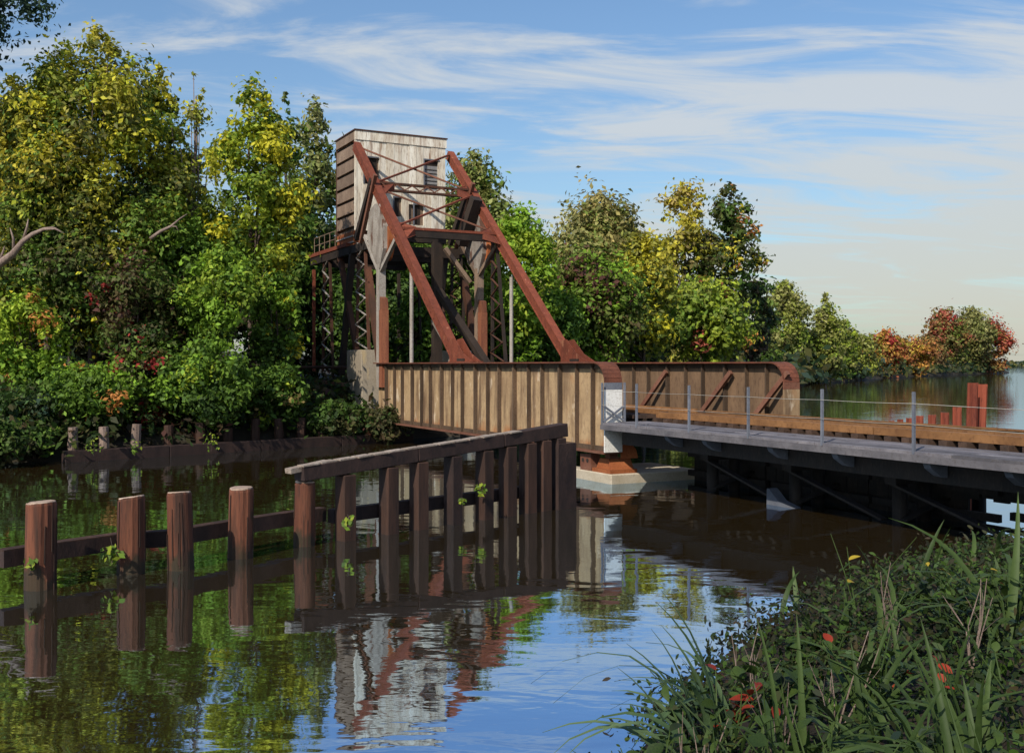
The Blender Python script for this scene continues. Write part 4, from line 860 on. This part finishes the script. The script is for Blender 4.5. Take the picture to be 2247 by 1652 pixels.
w = MB(); w.add([(400, 1735, -.5), (2700, 1735, -.5), (2700, 1800, 2), (400, 1800, 2), (2700, 6000, 6), (400, 6000, 6)], [(0, 1, 2, 3), (3, 2, 4, 5)])
tag(w.build('distant_shore', 'earth'), 'low far shore at the horizon', kind='structure')

# little vines on the timbers
def vine(label, c, n, r, keys=('bright', 'lime', 'mid')):
    root = empty('vine', c, label, 'vine', 'small vines on the timbers'); c = np.array(c); K = np.array([G[k] for k in keys])
    d = unit(n); q = c + d * np.array([r, r * .5, r * 1.2]) * rng.uniform(.3, 1, n)[:, None] + np.array([0, 0, r])
    leaf_mesh('leaves', q, d * .5 + rng.normal(size=(n, 3)) * .4 + np.array([-.2, -.7, .5]), rng.uniform(.05, .085, n), K[rng.integers(len(K), size=n)], root)
    m = MB(); m.tube([c, c + np.array([.03, 0, r]), c + np.array([-.02, 0, 2 * r])], [.012, .01, .006], 5); m.build('stem', 'bark', root)
vine('tiny green vine on the leftmost pile near the water', at(66, 17.0, 1258), 14, .14)
vine('bright green vine beside the second pile from the left', at(245, 18.2, 1240), 34, .24)
vine('green tuft at the foot of the third post of the wall', at(1014, 24.1, 1110), 12, .1)
vine('green vine clinging to the middle of the fender wall', at(1056, 24.6, 1092), 30, .17)
vine('green growth at the foot of the first wall post', at(765, 21.6, 1162), 26, .16)
vine('green tuft hanging over the left end of the bulkhead', at(205, 39.6, 1000), 26, .32)
vine('green creeper on the bulkhead sill below the third post', at(295, 40.6, 1000), 26, .32)
vine('green creeper trailing to the water at the middle of the bulkhead', at(463, 42.5, 990), 34, .4)

# ------------------------------------------------------------------ plants on the near bank
def blade_mesh(name, L_, wd, bend, mat):
    n = 7; vs_, fs = [], []
    for k in range(n + 1):
        f = k / n; a = bend * f ** 1.3; y = L_ * f * math.cos(a * .55); x = L_ * f * math.sin(a * .75); wk = wd * (1 - f) ** .7 * (.55 + .9 * min(1, f * 3)) + .0008
        yy = y - (L_ * .35 * max(0, f - .55) ** 1.4 * bend)
        vs_ += [(x, -wk, yy), (x + wk * .35, 0, yy - .003), (x, wk, yy)]
    for k in range(n):
        for j in range(2): fs.append((k * 3 + j, k * 3 + j + 1, k * 3 + j + 4, k * 3 + j + 3))
    me = bpy.data.meshes.new(name); me.from_pydata(vs_, [], fs); me.shade_smooth(); me.materials.append(M[mat]); return me
def bleaf_mesh(name, L_, wd, mat, droop=.3):
    n = 6; vs_, fs = [], []
    for k in range(n + 1):
        f = k / n; wk = wd * math.sin(math.pi * min(1, f * .93 + .05)) ** .8; z = -droop * L_ * f * f
        vs_ += [(L_ * f, -wk, z + wk * .25), (L_ * f, 0, z), (L_ * f, wk, z + wk * .25)]
    for k in range(n):
        for j in range(2): fs.append((k * 3 + j, k * 3 + j + 1, k * 3 + j + 4, k * 3 + j + 3))
    me = bpy.data.meshes.new(name); me.from_pydata(vs_, [], fs); me.shade_smooth(); me.materials.append(M[mat]); return me
BL_ = [blade_mesh('blade', 1.0, .028, b, 'blade') for b in (.25, .9, 1.5, 2.1)]; print('leaves', sum(len(o.data.polygons) for o in col.objects if o.type == 'MESH'))
BLP = [blade_mesh('blade', 1.0, .03, b, 'blade_pale') for b in (.4, 1.2, 1.9)]
LF = {m_: [bleaf_mesh('leaf', 1.0, w_, m_, d_) for w_, d_ in ((.30, .25), (.24, .45), (.36, .1))] for m_ in ('broad', 'broad_dark', 'red_leaf', 'yellow_leaf')}
def inst(name, me, parent, loc, rot, s):
    o = bpy.data.objects.new(name, me); col.objects.link(o); o.parent = parent; o.location = loc; o.rotation_euler = rot; o.scale = s if isinstance(s, tuple) else (s, s, s); return o
def grass_tuft(p, n, h, label, group, width=1.0, az=None, spread=.10, kinds=None):
    root = empty('grass_tuft', p, label, 'grass', group)
    for k in range(n):
        a = random.uniform(0, 6.28) if az is None else az + random.uniform(-.9, .9)
        s = h * random.uniform(.55, 1.1)
        inst('blade', random.choice(kinds or BL_), root, (random.gauss(0, spread), random.gauss(0, spread), -.03), (random.uniform(-.25, .25), random.uniform(-.1, .35), a), (s, s * width / max(.4, s), s))
    return root
def leafy_plant(p, n, h, label, group, kinds, lsz, name='leafy_plant'):
    root = empty(name, p, label, 'plant', group); st = MB(); stems = []
    for k in range(max(3, n // 5)):
        tip = Vector(p) + Vector((random.gauss(0, .28) * h, random.gauss(0, .28) * h, h * random.uniform(.6, 1)))
        mid = Vector(p).lerp(tip, .5) + Vector((random.gauss(0, .04), random.gauss(0, .04), .06)); stems.append((Vector(p), mid, tip)); st.tube([p, mid, tip], [.010, .008, .004], 5)
    st.build('stems', 'blade', root)
    for k in range(n):
        a, b, c = random.choice(stems); f = random.uniform(.25, 1); q = a.lerp(b, f * 2) if f < .5 else b.lerp(c, f * 2 - 1)
        m_ = random.choice(kinds); s = lsz * random.uniform(.6, 1.25)
        inst('leaf', random.choice(LF[m_]), root, q - Vector(p), (random.uniform(-.6, .6), random.uniform(-.9, .35), random.uniform(0, 6.28)), s)
    return root
ENV = [(1200, 1640), (1290, 1590), (1400, 1530), (1470, 1430), (1560, 1440), (1700, 1450), (1850, 1370), (2000, 1290), (2120, 1240), (2300, 1180)]
def env(px):
    for (a, ya), (b, yb) in zip(ENV, ENV[1:]):
        if a <= px <= b: return ya + (yb - ya) * (px - a) / (b - a)
    return 1652 if px < 1300 else 1150
gp = 'leafy plants massed on the near bank'; cnt = 0; tries = 0
while cnt < 104 and tries < 9000:
    tries += 1
    y = random.uniform(5.0, 20.5); x = y * random.uniform(.05, .52); z = ground(x, y, NEARB)
    if z < .1: continue
    px, py = CX + F * x / y, HY + F * (EYE - z) / y
    room = py - env(px)
    h = random.uniform(.5, 1.15); hp = h * F / y
    if room < 40: continue
    if hp > room: h *= room / hp
    if h < .22: continue
    cnt += 1; lsz = random.uniform(.09, .22) * (1 if y > 8 else .8)
    if cnt % 3 == 0: grass_tuft((x, y, z), 10, h * 1.25, 'tuft of long dark green grass among the leafy plants of the near bank', 'grass tufts on the near bank')
    else: leafy_plant((x, y, z), 15, h, 'dark green leafy plant in the mass of plants on the near bank', gp, ('broad', 'broad', 'broad_dark'), lsz)
pts = []
for p in resample(NEAR[2:12], .45):
    for k in range(18): d = abs(random.gauss(0, 1)) * 3.6 if k < 14 else random.uniform(3, 16); pts.append((p.x + .78 * d + random.gauss(0, .3), p.y - .62 * d))
scatter('ground_cover', NEARB, [q for q in pts if q[1] > 2.5 and HY + F * (EYE - ground(q[0], q[1], NEARB)) / q[1] > env(CX + F * q[0] / q[1]) - 10], 30, .22, .055, ['dark', 'dark', 'dark', 'brown', 'blue', 'green', 'weed', 'green'], 'dense dark ground cover on the near bank', .18)
pts = []
for p in resample(NEAR[3:10], .3):
    for k in range(10):
        d = random.uniform(-.25, 3.6) if k else random.uniform(-.3, .3); pts.append((p.x + .78 * d + random.gauss(0, .25), p.y - .62 * d + random.gauss(0, .2)))
scatter('bank_litter', NEARB, [q for q in pts if q[1] > 10.5], 34, .24, .05, ['litter', 'weed', 'litter', 'dark', 'deadleaf', 'weed', 'green'], 'dark brown weeds and leaf litter on the mud of the near bank', .16)
def gp_at(px, y): x = (px - CX) / F * y; return (x, y, max(.02, ground(x, y, NEARB)))
grass_tuft(gp_at(1560, 9.6), 16, 1.5, 'tall arching grass against the blue water', None, 1.2, math.pi, .12, BLP)
grass_tuft(gp_at(1500, 9.0), 12, 1.1, 'drooping grass left of the red leaved plant', None, 1.2, math.pi, .1, BLP)
leafy_plant(gp_at(1600, 9.3), 34, .75, 'leafy plant with red leaves against the blue water', None, ('red_leaf', 'red_leaf', 'broad', 'broad'), .16, 'red_leaved_plant')
leafy_plant(gp_at(1790, 10.5), 18, .7, 'plant with small scarlet leaves in the middle of the near bank', None, ('red_leaf', 'broad', 'broad', 'broad_dark'), .12, 'red_leaved_plant')
grass_tuft(gp_at(1360, 8.3), 12, .75, 'low grass spreading over the water at the bottom, leftmost of the bank', None, 1.1, math.pi, .12, BLP)
leafy_plant(gp_at(1370, 8.0), 20, .45, 'low dark leafy plant, leftmost on the near bank', None, ('broad', 'broad_dark'), .12)
leafy_plant(gp_at(2110, 12.5), 18, .9, 'plant with small yellow leaves near the right edge', None, ('yellow_leaf', 'broad', 'broad', 'broad'), .10, 'yellow_leaved_plant')
for px, y_, lb in ((1690, 9.8, 'small plant with two or three red leaves, between the red leaved plants'), (1940, 9.5, 'plant with scarlet leaves low in the dark middle of the near bank'), (2080, 8.4, 'plant with a few red leaves low at the right'), (1480, 7.6, 'plant with red leaf tips at the bottom edge, left of centre of the bank'), (1750, 7.2, 'red leaved plant at the bottom edge in the middle of the bank')):
    leafy_plant(gp_at(px, y_), 20, .75 if y_ > 8 else .5, lb, None, ('red_leaf', 'broad', 'broad', 'broad', 'broad_dark'), .11, 'red_leaved_plant')
leafy_plant(gp_at(2225, 12.0), 18, 1.0, 'plant with red and yellow leaves at the right edge', None, ('red_leaf', 'yellow_leaf', 'broad', 'broad', 'broad'), .11, 'yellow_leaved_plant')
grass_tuft(gp_at(2185, 11.0), 9, 1.75, 'tall reed leaning over the dark water at the right edge', None, 1.5, 2.2, .08)
for px, y_, h_, lb in ((1760, 15.0, .8, 'sparse reed leaning over the mud left of the spindly plant'), (1930, 16.0, .9, 'sparse dark reed on the mud before the trestle, right of centre'), (2060, 15.5, 1.0, 'thin reed clump on the mud near the white opening'), (2150, 16.5, 1.1, 'thin reed clump in front of the white opening')):
    grass_tuft(gp_at(px, y_), 5, h_, lb, None, 1.3, None, .2)
for px, y_ in ((1650, 10.5), (1830, 9.0), (1960, 11.5), (2130, 10.0), (1540, 8.2), (1720, 8.0)):
    r_ = empty('dead_stem', gp_at(px, y_), 'bare brown dead stems standing among the green plants', 'plant', 'dead stems on the near bank'); m = MB(); b0 = Vector(gp_at(px, y_))
    for q in range(5):
        tip = b0 + Vector((random.gauss(0, .22), random.gauss(0, .2), random.uniform(.5, 1.0))); mid = b0.lerp(tip, .5) + Vector((random.gauss(0, .05), 0, .05)); m.tube([b0, mid, tip], [.008, .006, .003], 5)
        m.tube([mid, mid.lerp(tip, .5) + Vector((random.gauss(0, .12), random.gauss(0, .1), .05))], [.004, .002], 4)
    m.build('stems', 'bark_pale', r_)
grass_tuft(gp_at(1850, 12.5), 6, 1.15, 'sparse long grass before the dark water under the trestle', None, 1.3, 2.6, .3)
grass_tuft(gp_at(1960, 12.0), 6, 1.2, 'sparse long grass right of the scarlet plant', None, 1.3, None, .3)
leafy_plant(gp_at(1880, 14.0), 7, 1.25, 'spindly plant with few leaves before the dark water', None, ('broad', 'yellow_leaf', 'broad'), .13, 'spindly_plant')
